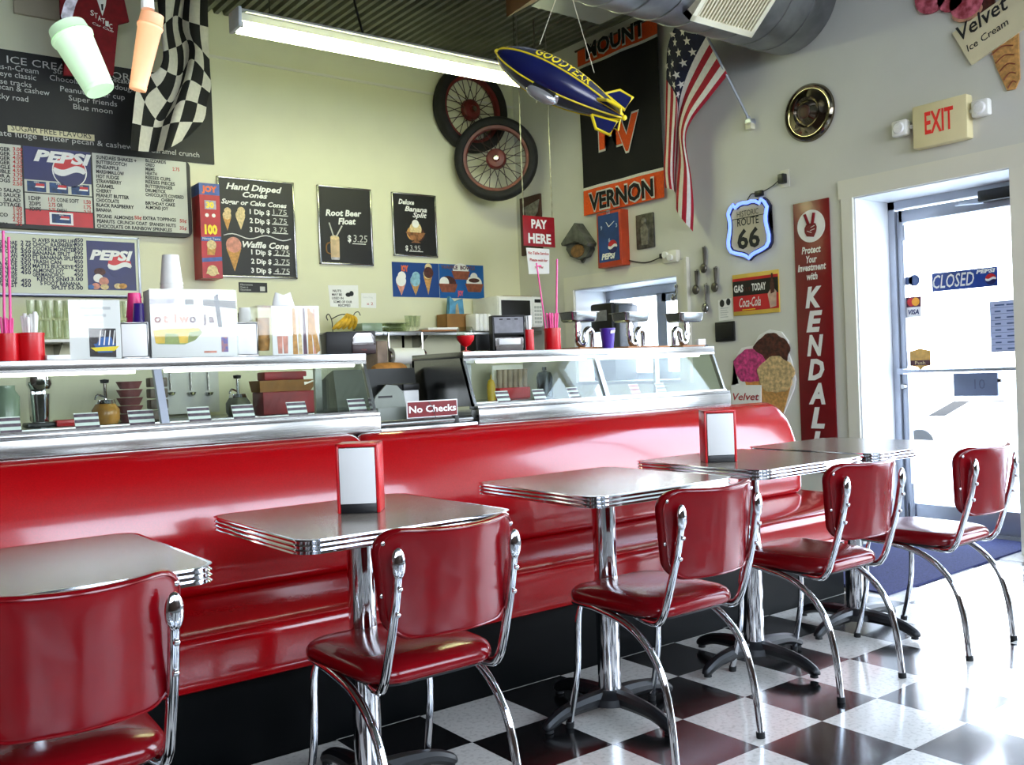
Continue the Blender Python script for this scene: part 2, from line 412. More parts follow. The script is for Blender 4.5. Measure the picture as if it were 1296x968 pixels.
# entrance door
x = XR
r = thing('trim_2', 'cream painted casing around the entrance', 'door casing'); struct(r)
m = M(); m.box((x-.02, .34, 2.17), (x, 1.53, 2.29), TRIMW); m.box((x-.018, 1.43, 0), (x, 1.512, 2.17), TRIMW); m.box((x-.018, .36, 0), (x, .44, 2.17), TRIMW); m.build('casing', r)
m = M(); m.box((x, 1.42, 0), (TW, 1.432, 2.17), REVEAL); m.box((x, .44, 2.162), (TW, 1.43, 2.172), REVEAL); m.box((x, .438, 0), (TW, .45, 2.17), REVEAL); m.build('reveal', r)
d = thing('door_1', 'aluminium framed glass entrance door', 'door'); struct(d); x0, x1 = TW-.06, TW-.01
m = M()
for a, b in (((x0-.02, 1.375, 0), (TW, 1.42, 2.162)), ((x0-.02, .45, 2.11), (TW, 1.42, 2.162)), ((x0-.02, .45, 0), (TW, .49, 2.162))): m.box(a, b, ALU)
m.build('door_frame', d)
m = M()
for a, b in (((x0, 1.33, .01), (x1, 1.372, 2.1)), ((x0, .495, .01), (x1, .56, 2.1)), ((x0, .5, 2.02), (x1, 1.36, 2.1)), ((x0, .5, .01), (x1, 1.36, .17))): m.box(a, b, ALU, .004)
m.build('door_leaf', d)
m = M(); m.box((x0+.02, .55, .16), (x0+.026, 1.345, 2.03), WGLASS); m.build('pane', d)
m = M(); m.tube([(x0-.06, 1.345, 1.04), (x0-.06, .5, 1.04)], .011, ALU, 12); m.box((x0-.07, 1.32, 1.02), (x0, 1.365, 1.06), ALU, .006); m.box((x0-.07, .5, 1.02), (x0, .54, 1.06), ALU, .006); m.build('push_bar', d)
m = M(); m.cyl((x0, 1.352, .94), (x0-.03, 1.352, .94), .018, .016, STEEL); m.build('lock', d)
m = M(); m.box((x0-.06, .5, 2.06), (x0, .8, 2.13), IRON, .008); m.tube([(x0-.03, .78, 2.06), (x0-.16, .86, 2.05), (x0-.03, .95, 2.07)], .008, ALU, 8); m.build('door_closer', d)
m = M(); m.box((x0-.02, .45, 0), (TW+.02, 1.42, .02), ALU); m.build('threshold', d)
m = M(); m.box((x0-.012, 1.305, .08), (x0, 1.34, .3), ALU, .003); m.box((x0-.012, 1.31, 1.9), (x0, 1.34, 2.0), ALU, .003); m.build('hinge', d)

# skirting on the door wall
m = M(); m.box((XR-.012, 1.52, 0), (XR, YB, .1), BLACKB); struct(m.build('baseboard_right'))
# outside: pavement and a parked car seen through the door glass
m = M(); m.box((TW+.02, -40, -.14), (6.2, 40, -.04), mat('concrete', (214, 212, 208), .8, noise=(2, .06))); m.box((-40, -40, -.14), (TW, YF-.3, -.04), mat('concrete')); m.box((6.2, -60, -1.6), (90, 60, -1.3), mat('concrete')); struct(m.build('pavement'))
# ================================================================== booth, tables, chairs
def sweepx(m, prof, stations, mt):
    cy = sum(p[0] for p in prof)/len(prof); cz = sum(p[1] for p in prof)/len(prof)
    m.loft([[(x, cy+(y-cy)*k, cz+(z-cz)*k) for y, z in prof] for x, k in stations], mt); return m
def cr(pts, n=5):
    "smooth closed profile"
    out = []; N = len(pts)
    for i in range(N):
        p0, p1, p2, p3 = [Vector(pts[(i+k) % N]) for k in (-1, 0, 1, 2)]
        for k in range(n):
            t = k/n; q = .5*((2*p1)+(p2-p0)*t+(2*p0-5*p1+4*p2-p3)*t*t+(3*p1-p0-3*p2+p3)*t**3); out.append((q.x, q.y))
    return out
def ends(x0, x1, r=.03, kk=.94):
    return [(x0, kk)]+[(x0+r*(1-math.cos(t*PI/2)), kk+(1-kk)*math.sin(t*PI/2)) for t in (.4, .7, 1)]+[(x0+(x1-x0)*i/14, 1) for i in range(1, 14)]+[(x1-r*(1-math.cos(t*PI/2)), kk+(1-kk)*math.sin(t*PI/2)) for t in (1, .7, .4)]+[(x1, kk)]
BACKP = cr([(.905, .462), (.894, .51), (.897, .58), (.91, .67), (.935, .76), (.972, .845), (1.025, .9), (1.08, .924), (1.106, .915), (1.113, .87), (1.113, .7), (1.113, .45), (1.0, .44)])
SEATP = cr([(.55, .272), (.538, .3), (.533, .36), (.536, .405), (.56, .428), (.64, .445), (.8, .458), (.95, .46), (1.1, .455), (1.105, .36), (1.1, .275), (.8, .268)])
b = thing('booth_bench', 'long red vinyl booth bench along the front of the serving counter', 'bench', (0, 0, 0))
m = M(); sweepx(m, BACKP, ends(-2.9, -.257), VINYL); m.build('backrest', b, 60)
m = M(); sweepx(m, BACKP, ends(-.252, 2.19, .05, .9), VINYL); m.build('backrest', b, 60)
m = M(); sweepx(m, SEATP, ends(-2.9, 2.3, .05, .88), VINYL); m.build('seat', b, 60)
m = M(); m.box((-2.9, .612, 0), (2.1, 1.1, .28), BLACKB, .004); m.build('base', b)
m = M(); m.tube([(-2.88, .548, .436-.012), (2.26, .548, .436-.012)], .004, VINYL, 6); m.tube([(2.185, .99, .845), (2.19, .93, .69), (2.19, .905, .56)], .006, VINYL, 6); m.build('welt', b)

def rib_edge(o, zt, th, m, mt):
    rings = []
    for k in range(13):
        t = k/12; z = zt-th*t; r = .003*math.cos(t*3*2*PI)
        rings.append([(x*(1+(r)/.3), y*(1+r/.3), z) for x, y in o])
    m.loft([[(x*.985, y*.985, zt) for x, y in o]]+rings+[[(x*.985, y*.985, zt-th) for x, y in o]], mt, caps=False)
def make_table(label):
    t = thing('diner_table', label, 'table', group='grey laminate tables along the booth')
    o = rrect(.305, .305, .055, 8); Z = .766
    m = M(); m.loft([[(x*.984, y*.984, Z-.028) for x, y in o], [(x*.984, y*.984, Z) for x, y in o]], LAM); m.build('tabletop', t)
    m = M(); rib_edge(o, Z, .034, m, CHROME); m.build('edge_band', t, 60)
    m = M(); m.lathe([(.0, .745), (.06, .745), (.06, .735), (.038, .73), (.038, .052), (.05, .05), (.0, .05)], CHROME, n=24); m.build('column', t)
    m = M()
    for a in range(4):
        q = Matrix.Rotation(a*PI/2+PI/4*0, 3, 'Z')
        m.tube([q @ Vector(p) for p in ((0, 0, .055), (.1, 0, .056), (.2, 0, .046), (.262, 0, .022), (.272, 0, .01))], [.03, .027, .022, .019, .014], IRON, 10, smooth=3)
    m.lathe([(0, .085), (.045, .082), (.075, .062), (.08, .04), (0, .035)], IRON); m.build('base', t)
    for a in range(4):
        m = M(); q = Matrix.Rotation(a*PI/2, 3, 'Z'); m.lathe([(0, .012), (.013, .012), (.015, 0), (0, 0)], RUBBER, c=q @ Vector((.262, 0, 0)), n=12); m.build('foot_glide', t)
    return t
T1 = make_table('fifth grey laminate table counting from the glass door, cut off by the frame')
T1.location = (-1.565, .075, 0)
for x, y, z, l in ((-.715, .2, -.001, 'grey laminate table with a red napkin holder, fourth from the glass door'),
                   (.178, .2, .002, 'bare grey laminate table between the two tables with napkin holders'),
                   (.925, .21, .009, 'grey laminate table with a red napkin holder, second from the glass door'),
                   (1.6, .22, .009, 'bare grey laminate table beside the glass door')):
    dup(T1, (x, y, z), 0, l)

def make_chair(label):
    c = thing('diner_chair', label, 'chair', group='red chrome-legged diner chairs')
    ol = rrect(.202, .205, .085, 8, .1)
    m = M()
    R = [(.9, .408), (.97, .41), (.995, .417), (1.0, .426), (.99, .436), (.965, .444), (.92, .45), (.8, .4565), (.6, .461), (.3, .4635)]
    m.loft([[(x*k, y*k, z) for x, y in ol] for k, z in R], VINYLC); m.build('seat', c, 60)
    m = M(); m.loft([[(x*.9, y*.9, z) for x, y in ol] for z in (.4, .411)], IRON); m.build('seat_pan', c)
    # padded back: widest at the top, bowed across
    op = []
    for x, z in dense(rrect(.186, .128, .058, 9)):
        op.append((x*(1+.085*(z/.128)), z+.0))
    R = [(.02, -.0125), (.25, -.0125), (.5, -.0125), (.75, -.0125), (.9, -.0125), (.96, -.0115), (.985, -.009), (1, -.004), (1, .006), (.99, .012), (.96, .016), (.85, .021), (.65, .0225), (.4, .023), (.2, .023), (.02, .023)]
    def mp(p):
        x, d, z = p; return (x, -.296+(d)-.12*z+1.95*x*x, .655+z+.25*x*x*max(0, z)/.128)
    m = M(); m.loft([[(x*k, d, z*k) for x, z in op] for k, d in R], VINYLC, mp); m.build('backrest', c, 60)
    m = M()
    for d in (-.011,):
        q = [mp((x*.965, d-.001, z*.955)) for x, z in op]; m.tube(q+[q[0]], .0028, VINYLC, 6)
    m.build('welt', c)
    for x in (-.165, .165):
        for z in (.095, -.02): m = M(); m.ball(mp((x*1.02+(.012 if x > 0 else -.012), -.013, z)), .0062, CHROME, 10, 6, (1, .5, 1)); m.build('rivet', c)
    for s in (-1, 1):
        m = M()
        P = [(s*.12, -.02, .4), (s*.15, -.11, .397), (s*.163, -.18, .398), (s*.166, -.207, .42), (s*.166, -.228, .467), (s*.164, -.27, .6), (s*.163, -.287, .68), (s*.163, -.297, .715)]
        m.tube(P, .0115, CHROME, 12, smooth=5)
        m.ball((s*.163, -.294, .712), .0195, CHROME, 16, 12, (.95, .5, 1.9)); m.build('back_upright', c, 50)
        for z, y in ((.655, -.293), (.595, -.28)): m = M(); m.ball((s*.164, y-.004, z), .007, CHROME, 10, 6, (1, .8, 1)); m.build('bolt', c)
        m = M(); m.tube([(s*.17, .172, .405), (s*.178, .1, .405), (s*.18, .04, .401), (s*.18, -.07, .38), (s*.18, -.155, .331), (s*.181, -.212, .257), (s*.182, -.242, .15), (s*.183, -.257, .014)], .0112, CHROME, 12, smooth=5); a = m.build('rear_leg', c, 50)
        m = M(); m.cyl((s*.183, -.2565, .018), (s*.183, -.258, .0), .0135, .0135, RUBBER, 12); m.build('foot_cap', a)
        m = M(); m.tube([(s*.17, .14, .398), (s*.176, .15, .34), (s*.178, .157, .2), (s*.181, .18, .09), (s*.183, .2, .012)], [.006, .0105, .0105, .0105, .0105], CHROME, 12, smooth=4); a = m.build('front_leg', c, 50)
        m = M(); m.cyl((s*.183, .1985, .018), (s*.183, .2005, .0), .0135, .0135, RUBBER, 12); m.build('foot_cap', a)
    m = M(); m.tube([(-.175, .165, .405), (-.06, .178, .405), (.06, .178, .405), (.175, .165, .405)], .0105, CHROME, 10, smooth=4); m.build('front_rail', c)
    return c
C1 = make_chair('fifth red diner chair counting from the glass door, cut off by the frame')
C1.location = (-1.545, -.04, 0); C1.rotation_euler.z = math.radians(0)
for x, y, a, l in ((-.70, .03, 0, 'fourth red diner chair counting from the glass door'),
                   (.18, -.005, 0, 'red diner chair in front of the bare middle table'),
                   (.98, .01, 0, 'second red diner chair counting from the glass door'),
                   (1.686, -.045, 2, 'red diner chair beside the blue door mat, daylight on its seat')):
    dup(C1, (x, y, 0), math.radians(a), l)

def napkin_holder(loc, label, rz=0):
    n = thing('napkin_dispenser', label, 'napkin dispenser', loc, rz, 'red napkin dispensers on the tables')
    m = M(); w, h, d = .058, .19, .05
    m.box((-w, -d, .0), (-w+.009, d, h), PLRED, .003); m.box((w-.009, -d, 0), (w, d, h), PLRED, .003); m.box((-w, -d, h-.01), (w, d, h), PLRED, .003); m.build('case', n)
    for y, e in ((-d, -1), (d, 1)):
        m = M(); m.box((-w+.01, y-.003 if e < 0 else y-.004, .027), (w-.01, y+.004 if e < 0 else y+.003, h-.012), PAPER, .001); m.build('napkin_face', n)
    m = M(); m.box((-w+.009, -d+.002, 0), (w-.009, d-.002, .026), IRON, .002); m.build('base', n)
napkin_holder((-.69, .23, .765), 'red napkin dispenser with white front on the table fourth from the glass door', math.radians(-37))
napkin_holder((.785, .23, .775), 'red napkin dispenser with white front on the table second from the glass door', math.radians(-37))

# blue entrance mat
m = M(); P = [unit for unit in ((2.2, .44), (3.86, .5), (3.93, 1.25), (2.3, 1.2))]
m.loft([[(x, y, 0) for x, y in P], [(x, y, .009) for x, y in P]], mat('blue_mat', (62, 66, 116), .95, noise=(160, .35), bump=(200, .5)))
mt = m.build('entrance_mat'); tag(mt, 'blue carpet mat on the floor inside the glass door', 'mat')
# ================================================================== serving counter and display cases
ZT = 1.226                    # top of the cases
def make_case(label, x0, x1, mull, tubes, ends_):
    c = thing('display_case', label, 'display case', ((x0+x1)/2, 1.4, 0)); cx = (x0+x1)/2
    X = lambda x: x-cx
    Y = lambda y: y-1.4
    m = M(); m.box((X(x0), Y(1.118), 0), (X(x1), Y(1.82), .92), STEEL); m.build('cabinet', c)
    m = M(); m.box((X(x0), Y(1.1), .918), (X(x1), Y(1.16), .984), STEEL, .004); m.box((X(x0), Y(1.105), .984), (X(x1), Y(1.17), .998), STEEL, .002); m.build('front_ledge', c)
    m = M(); m.box((X(x0), Y(1.16), .9), (X(x1), Y(1.8), .972), mat('case_deck', (176, 178, 168), .4, .2, noise=(6, .1))); m.build('deck', c)
    m = M(); m.box((X(x0), Y(1.205), 1.2), (X(x1), Y(1.62), ZT), STEEL, .003); m.box((X(x0), Y(1.2), 1.196), (X(x1), Y(1.216), ZT+.002), STEEL, .002); m.build('top_shelf', c)
    fy0, fz0, fy1, fz1 = 1.135, .997, 1.212, 1.2
    def slant(xa, xb, off, th, mt, name):
        k = M(); k.faces([(X(xa), Y(fy0+off), fz0), (X(xb), Y(fy0+off), fz0), (X(xb), Y(fy1+off), fz1), (X(xa), Y(fy1+off), fz1),
                          (X(xa), Y(fy0+off+th), fz0), (X(xb), Y(fy0+off+th), fz0), (X(xb), Y(fy1+off+th), fz1), (X(xa), Y(fy1+off+th), fz1)],
                         [(0, 1, 2, 3), (7, 6, 5, 4), (0, 4, 5, 1), (1, 5, 6, 2), (2, 6, 7, 3), (3, 7, 4, 0)], mt); k.build(name, c)
    xs = [x0]+mull+[x1]
    for a, b in zip(xs[:-1], xs[1:]): slant(a+.012, b-.012, .004, .005, GLASS, 'front_pane')
    for x in xs: slant(x-.013 if x != x0 else x, x+.013 if x != x1 else x, -.004, .022, ALU if x not in (x0, x1) else STEEL, 'glazing_bar')
    m = M(); m.box((X(x0), Y(1.128), .995), (X(x1), Y(1.15), 1.006), STEEL); m.box((X(x0), Y(1.2), 1.188), (X(x1), Y(1.222), 1.2), STEEL); m.build('glazing_rail', c)
    for x, e in ((x0, 0), (x1, 1)):
        m = M(); q = [(1.135, .997), (1.62, .997), (1.62, 1.2), (1.212, 1.2)]; a, b = (x, x+.005) if not e else (x-.005, x)
        m.loft([[(X(a), Y(y), z) for y, z in q], [(X(b), Y(y), z) for y, z in q]], GLASS if ends_[e] else STEEL); m.build('side_panel', c)
    m = M()
    for x in (x0, x1-.03): m.box((X(x), Y(1.6), .97), (X(x+.03), Y(1.62), 1.2), STEEL)
    m.build('rear_post', c)
    for a, b in tubes:
        m = M(); m.box((X(a-.02), Y(1.222), 1.196), (X(b+.02), Y(1.262), 1.202), STEEL); m.tube([(X(a), Y(1.24), 1.188), (X(b), Y(1.24), 1.188)], .011, mat('case_tube', (255, 252, 240), .4, emit=6)); m.build('light_tube', c)
    return c
make_case('longer glass-fronted steel display case, under the cola menu boards', -2.6, -.135, [-1.72, -.935], [(-2.3, -1.0), (-.9, -.17)], (1, 1))
make_case('shorter glass-fronted steel display case, under the three sink dishes', .325, 1.9, [1.08], [(.42, 1.04), (1.12, 1.82)], (0, 1))
# low stretch of counter between the cases
c = thing('checkout_counter', 'low steel counter in the gap between the two display cases', 'counter', (.095, 1.4, 0))
m = M(); m.box((-.228, -.28, 0), (.228, .42, .9), STEEL); m.build('cabinet', c)
m = M(); m.box((-.228, -.295, .9), (.228, .42, .935), STEEL, .004); m.build('worktop', c)
m = M(); m.tube([(-.22, -.27, .948), (.21, -.27, .948)], .014, STEEL, 14); m.box((.12, -.284, .935), (.14, -.256, .966), BLACK, .002); m.build('rail', c)

def item_z(p): return p.z
CT = lambda px, py, y=1.3: at(px, py, y=y)
# things between the cases
r = thing('cash_register', 'dark charcoal slanted back of a cash register behind the No Checks sign', 'cash register', (.1, 1.58, .935))
m = M(); q = [(-.05, 0), (.16, 0), (.2, .235), (.175, .235)]; q = [(-.06, .0), (.15, .0), (.15, .17), (.03, .22), (-.02, .235)]
m.loft([[(-.2, y, z) for y, z in q], [(.2, y, z) for y, z in q]], mat('charcoal_plastic', (40, 42, 38), .5, noise=(9, .1))); m.build('housing', r)
m = M(); m.box((-.17, .151, .03), (.17, .156, .16), BLACK, .002); m.build('keypad', r)
r = thing('carry_caddy', 'grey-green caddy box with a handle hump on the low counter', 'caddy', (.035, 1.3, .936))
m = M(); a, b = (-.13, -.1), (.12, .1)
for p, q in (((-.13, -.1, 0), (.12, .1, .006)), ((-.13, -.1, 0), (.12, -.094, .075)), ((-.13, .094, 0), (.12, .1, .075)), ((-.13, -.1, 0), (-.124, .1, .075)), ((.114, -.1, 0), (.12, .1, .075))): m.box(p, q, GREY, .002)
m.build('tray', r)
m = M(); m.prism([(-.1, .07), (-.08, .12), (-.03, .165), (.02, .16), (.05, .13), (.06, .07)], -.004, .004, GREY); m.prism([(-.07, .112), (-.005, .112), (-.005, .12), (-.07, .12)], -.006, -.003, BLACK); m.prism([(-.07, .112), (-.005, .112), (-.005, .12), (-.07, .12)], .003, .006, BLACK); m.build('handle', r)
for k, (x, y, w, h, l) in enumerate(((.065, 1.36, .07, .165, 'white carton with dark lid just right of the caddy handle'), (.155, 1.37, .075, .165, 'white carton with dark lid nearer the right-hand display case'))):
    r = thing('carton', l, 'carton', (x+.06, y+.12, .936), 0, 'white cartons behind the No Checks sign')
    m = M(); m.box((-w/2, -.04, 0), (w/2, .04, h-.03), PAPER, .003); m.build('box', r)
    m = M(); m.box((-w/2-.004, -.044, h-.03), (w/2+.004, .044, h), BLACK, .005); m.build('lid', r)
m = M(); m.lathe([(0, .0), (.022, 0), (.03, .065), (.028, .065), (.02, .004), (0, .004)], FOAM, c=(.06, 1.235, .942)); tag(m.build('foam_cup'), 'small white foam cup standing in the grey caddy', 'cup')
p0, p1 = at(516, 521, y=1.14), at(578, 516, y=1.14)
r = thing('no_checks_sign', 'red sign reading No Checks on the low counter', 'sign', ((p0.x+p1.x)/2, 1.14, .972), 0)
w = (p1.x-p0.x)/2+.004
m = M(); m.box((-w, 0, -.008), (w, .006, .06), PAPER, .001); m.build('plate', r)
m = M(); m.prism([(-w+.004, -.004), (w-.004, -.004), (w-.004, .056), (-w+.004, .056)], -.001, .0, SIGNRED); m.build('red_field', r)
m = M(); m.text('No Checks', 0, .014, .026, WHITE, 'CENTER', w=2*w-.018, bold=.025, y=-.0015); m.build('lettering', r)
m = M(); m.tube([(-.02, -.004, .056), (.0, -.008, .02), (.012, -.006, -.024)], .0012, IRON, 6, smooth=4); m.build('chain', r)

# ------------------------------------------------------------------ things standing on the cases
def onto(px, y=1.3): p = at(px, 450, y=y); return p.x
def px2m(px, y=1.3): return (at(px, 450, y=y)-CP).dot(FWD)/F
def canister(px, w, h, name, label, cat, content, y=1.3):
    x = onto(px, y); k = px2m(px, y); R = w*k/2; H = h*k
    r = thing(name, label, cat, (x, y, ZT+.001), 0)
    m = M(); m.lathe([(0, .0), (R*.97, 0), (R, .004), (R, H*.9), (R*1.04, H*.9), (R*1.04, H), (R*.9, H), (R*.9, .01), (0, .01)], PLRED); m.build('cup', r)
    return r, R, H
def straws(r, R, H, top, n, mt, name, sp=.5):
    for k in range(n):
        m = M(); a = 2*PI*k/n+.3; q = R*.74*(.3+.7*((k*7) % n)/n); x, y = q*math.cos(a), q*math.sin(a)
        m.tube([(x*.6, y*.6, .012), (x*(1+sp*.2), y*(1+sp*.2), top*(.93+.1*random.random()))], R*.1, mt, 7); m.build(name, r)
r, R, H = canister(10, 27, 36, 'straw_canister', 'red canister of pink straws at the far left end of the counter', 'straw holder', 0)
straws(r, R, H, .145, 14, PINK, 'straw')
r, R, H = canister(40, 31, 36, 'spoon_canister', 'red canister of white spoons left of the white paper sign', 'spoon holder', 0)
for k in range(12):
    m = M(); a = k*2.4; q = R*.6*math.sqrt((k+.5)/12); x, y = q*math.cos(a), q*math.sin(a); h = .142+.02*random.random()
    m.tube([(x*.6, y*.6, .012), (x, y, h*.7), (x*1.1, y*1.1, h)], [.004, .004, .0062], FOAM, 7); m.build('spoon', r)
def longstraw(pa, pb, y, label):
    a, b = at(*pa, y=y), at(*pb, y=y); m = M(); m.tube([a, b], .0042, PINK, 8); tag(m.build('long_straw'), label, 'straw', 'extra long pink straws')
longstraw((6, 445), (4, 292), 1.3, 'very long pink straw at the far left edge, nearer the frame')
longstraw((14, 445), (11, 300), 1.3, 'very long pink straw at the far left, second from the frame')
# card stack, paper sign, dispensers
x = onto(71); m = M(); m.box((x-.036, 1.26, ZT), (x+.036, 1.32, ZT+.02), PAPER, .001); o = m.build('card_stack'); tag(o, 'low white stack of cards beside the white spoon canister', 'cards')
x = onto(121); k = px2m(121); w, h = 60*k/2, 76*k
r = thing('paper_sign', 'white paper sign with a blue bowl picture in a clear stand', 'sign', (x, 1.29, ZT+.001), math.radians(-8))
m = M(); m.box((-w, 0, 0), (w, .003, h), PAPER); m.build('sheet', r)
m = M(); m.box((-w, -.004, 0), (w, -.002, h), CLEAR); m.box((-w, -.004, -.0005), (w, .05, .002), CLEAR); m.build('stand', r)
m = M(); m.prism([(-.02*1, .012), (w*.78, .008), (w*.8, h*.52), (-.02, h*.53)], -.0008, .0, mat('photo_dark', (50, 40, 46), .5, noise=(60, .5)))
cxx = w*.35
m.prism([(cxx-.035, .055), (cxx+.035, .055), (cxx+.022, .025), (cxx-.022, .025)], -.0014, -.0008, MIDBLUE); m.prism([(cxx-.045, .042), (cxx+.045, .046), (cxx+.03, .03), (cxx-.03, .03)], -.0018, -.0014, YELLOW)
m.prism([(cxx-.028, .05), (cxx+.03, .05), (cxx+.02, .078), (cxx-.015, .076)], -.0021, -.0018, MIDBLUE)
for q in (-.02, -.005, .01, .024): m.prism([(cxx+q, .05), (cxx+q+.004, .05), (cxx+q+.01, .1), (cxx+q+.007, .1)], -.0024, -.002, WHITE)
m.build('bowl_picture', r)
gm = mat('faded_ink', (206, 208, 210), .6, noise=(9, .03)); m = M()
for q, t in ((.84, .05), (.72, .035), (.6, .025)): m.prism([(-t, h*q), (t, h*q), (t, h*q+.009), (-t, h*q+.009)], -.0012, 0, gm)
m.build('lettering', r)
def steel_dispenser(px, w, h, label, y=1.29):
    x = onto(px, y); k = px2m(px, y); w, h = w*k/2, h*k
    r = thing('napkin_dispenser', label, 'napkin dispenser', (x, y, ZT+.001), math.radians(-14), 'white napkin dispensers on the counter')
    m = M(); m.box((-w, 0, 0), (-w+.004, .07, h), STEEL, .002); m.box((w-.004, 0, 0), (w, .07, h), STEEL, .002); m.box((-w, 0, h-.004), (w, .07, h), STEEL, .001); m.box((-w, 0, 0), (w, .07, .008), STEEL, .001); m.build('case', r)
    m = M(); m.box((-w+.005, -.002, .009), (w-.005, .068, h-.006), PAPER, .003); m.build('napkin_stack', r)
steel_dispenser(171, 34, 47, 'steel napkin dispenser between the white paper sign and the big picture box')
steel_dispenser(313, 28, 44, 'steel napkin dispenser between the picture box and the cone poster box')
# cups
def cupstack(px, y, z0, n, r0, r1, h, step, mt, name, label, cat='cups', group=None, inv=True):
    r = thing(name, label, cat, (onto(px, y), y, z0), 0, group)
    for k in range(n):
        m = M(); z = k*step
        if inv: m.lathe([(r1, z), (r1*1.05, z), (r1*1.05, z+.006), (r1, z+.006), (r0, z+h), (0, z+h), (0, z+h-.002), (r0-.002, z+h-.002), (r1-.002, z)], mt, n=22)
        else: m.lathe([(0, z), (r0, z), (r1, z+h-.006), (r1*1.05, z+h-.006), (r1*1.05, z+h), (r1-.002, z+h), (r0-.002, z+.003), (0, z+.003)], mt, n=22)
        m.build('cup', r)
    return r
cupstack(181, 1.42, ZT+.001, 5, .024, .033, .1, .026, PURPLE, 'purple_cup_stack', 'upside-down purple plastic cups stacked beside the picture box')
cupstack(173, 1.52, ZT+.001, 6, .022, .031, .09, .032, mat('pink_plastic', (250, 60, 140), .35, noise=(8, .06)), 'pink_cup_stack', 'upside-down pink plastic cups left of the purple ones', inv=True)
cupstack(221, 1.5, ZT+.001, 22, .03, .04, .11, .0135, FOAM, 'foam_cup_stack', 'very tall stack of white foam cups behind the picture box')
cupstack(312, 1.45, ZT+.001, 5, .021, .027, .075, .03, FOAM, 'foam_cup_stack', 'short stack of small foam cups behind the second steel dispenser')
x = onto(306, 1.5); r = thing('sauce_bottle', 'dark glass bottle behind the second steel napkin dispenser', 'bottle', (x, 1.5, ZT))
m = M(); m.lathe([(0, 0), (.028, 0), (.028, .1), (.02, .125), (.009, .145), (.009, .18), (0, .18)], mat('bottle_olive', (96, 96, 76), .2, noise=(8, .1))); m.build('body', r)
m = M(); m.lathe([(.0285, .02), (.0285, .08)], mat('grey_label', (170, 170, 166), .6, noise=(20, .1))); m.build('bottle_label', r)
# picture box of the sundae boat
x = onto(246); k = px2m(246); w, h = 106*k/2, 86*k
r = thing('picture_box', 'big white display box printed with a green glass banana boat', 'display box', (x, 1.285, ZT+.001), math.radians(-4))
m = M(); m.box((-w, .0, .0), (w, .1, h), PAPER, .002); m.build('carton', r)
m = M(); m.box((-w-.002, -.006, 0), (w+.004, -.004, h+.002), CLEAR); m.box((w+.002, -.006, 0), (w+.004, .1, h+.002), CLEAR); m.build('acrylic_cover', r)
m = M(); y = -.0008
m.prism([(-w*.2, h*.78), (-.0, h*.78), (.0, h*.86), (-w*.2, h*.86)], y, 0, mat('photo_grey', (96, 98, 104), .5, noise=(40, .4))); m.prism([(w*.22, h*.77), (w, h*.72), (w, h*.84), (w*.22, h*.86)], y, 0, mat('photo_grey')); m.prism([(w*.48, h*.9), (w*.58, h*.95), (w*.66, h*.45), (w*.56, h*.45)], y*1.4, 0, mat('photo_slate', (74, 86, 104), .5, noise=(40, .4)))
m.prism([(-w, h*.78), (-w*.45, h*.8), (-w*.42, h*.87), (-w, h*.86)], y, 0, mat('photo_pale', (190, 186, 200), .6, noise=(30, .2)))
m.build('printed_view', r)
m = M(); pts = [(-w*.93, h*.4), (-w*.6, h*.43), (-w*.1, h*.4), (w*.1, h*.44), (w*.18, h*.37), (w*.0, h*.26), (-w*.25, h*.2), (-w*.86, h*.21)]
m.prism(pts, y*1.2, 0, mat('boat_green', (160, 176, 96), .4, noise=(20, .2))); m.prism([(-w*.9, h*.22), (-w*.7, h*.22), (-w*.68, h*.4), (-w*.95, h*.4)], y*2, 0, mat('banana_yellow', (240, 200, 70), .5, noise=(20, .15))); m.prism([(-w*.36, h*.22), (-w*.18, h*.22), (-w*.14, h*.38), (-w*.4, h*.38)], y*2, 0, mat('banana_yellow'))
m.prism([(-w*.9, h*.38), (-w*.4, h*.36), (w*.1, h*.4), (w*.1, h*.44), (-w*.6, h*.43), (-w*.93, h*.41)], y*2.4, 0, YELLOW); m.build('boat_picture', r)
m = M(); ik = [mat('print_brown', (150, 70, 60), .6, noise=(30, .2)), mat('print_peach', (232, 160, 140), .6, noise=(30, .2)), mat('print_plum', (110, 80, 96), .6, noise=(30, .2))]
for t, q, e in (('o', -.92, 0), ('t', -.72, 1), ('l', -.46, 1), ('w', -.36, 1), ('o', -.12, 2), ('j', .2, 2), ('a', .34, 2)): m.text(t, w*q, h*.52, .03, ik[e], bold=.04, y=y)
m.prism([(w*.2, h*.07), (w*.5, h*.07), (w*.5, h*.1), (w*.2, h*.1)], y, 0, ik[1]); m.build('lettering', r)
m = M(); m.prism([(w*.62, h*.08), (w*.78, h*.08), (w*.78, h*.3), (w*.62, h*.3)], y, 0, mat('print_blueorange', (70, 110, 190), .6, noise=(40, .5, (220, 140, 60)))); m.build('drink_picture', r)
x = onto(244, 1.37); m = M()
for q in (-.035, -.008, .02): m.box((x+q, 1.36, ZT+.215), (x+q+.02, 1.39, ZT+.24), STEEL, .004)
x = onto(274, 1.36); r = thing('sundae_card', 'small card with a brown-topped sundae on the picture box', 'card', (x, 1.35, ZT+.217), 0)
m.bm.free()
m = M(); m.box((-.026, 0, 0), (.026, .003, .036), PAPER); m.build('card', r)
m = M(); m.prism([(-.02, .018), (.02, .018), (.014, .03), (0, .034), (-.014, .03)], -.001, 0, CHOC); m.prism([(-.014, .002), (.014, .002), (.018, .018), (-.018, .018)], -.001, 0, mat('print_peach')); m.build('sundae_picture', r)
x = onto(240, 1.35); r = thing('clip_bar', 'steel spring clips lying on top of the picture box', 'clip', (x, 1.35, ZT+.217)); m = M(); m.box((-.035, -.012, 0), (.035, .012, .004), STEEL, .001); m.build('base', r)
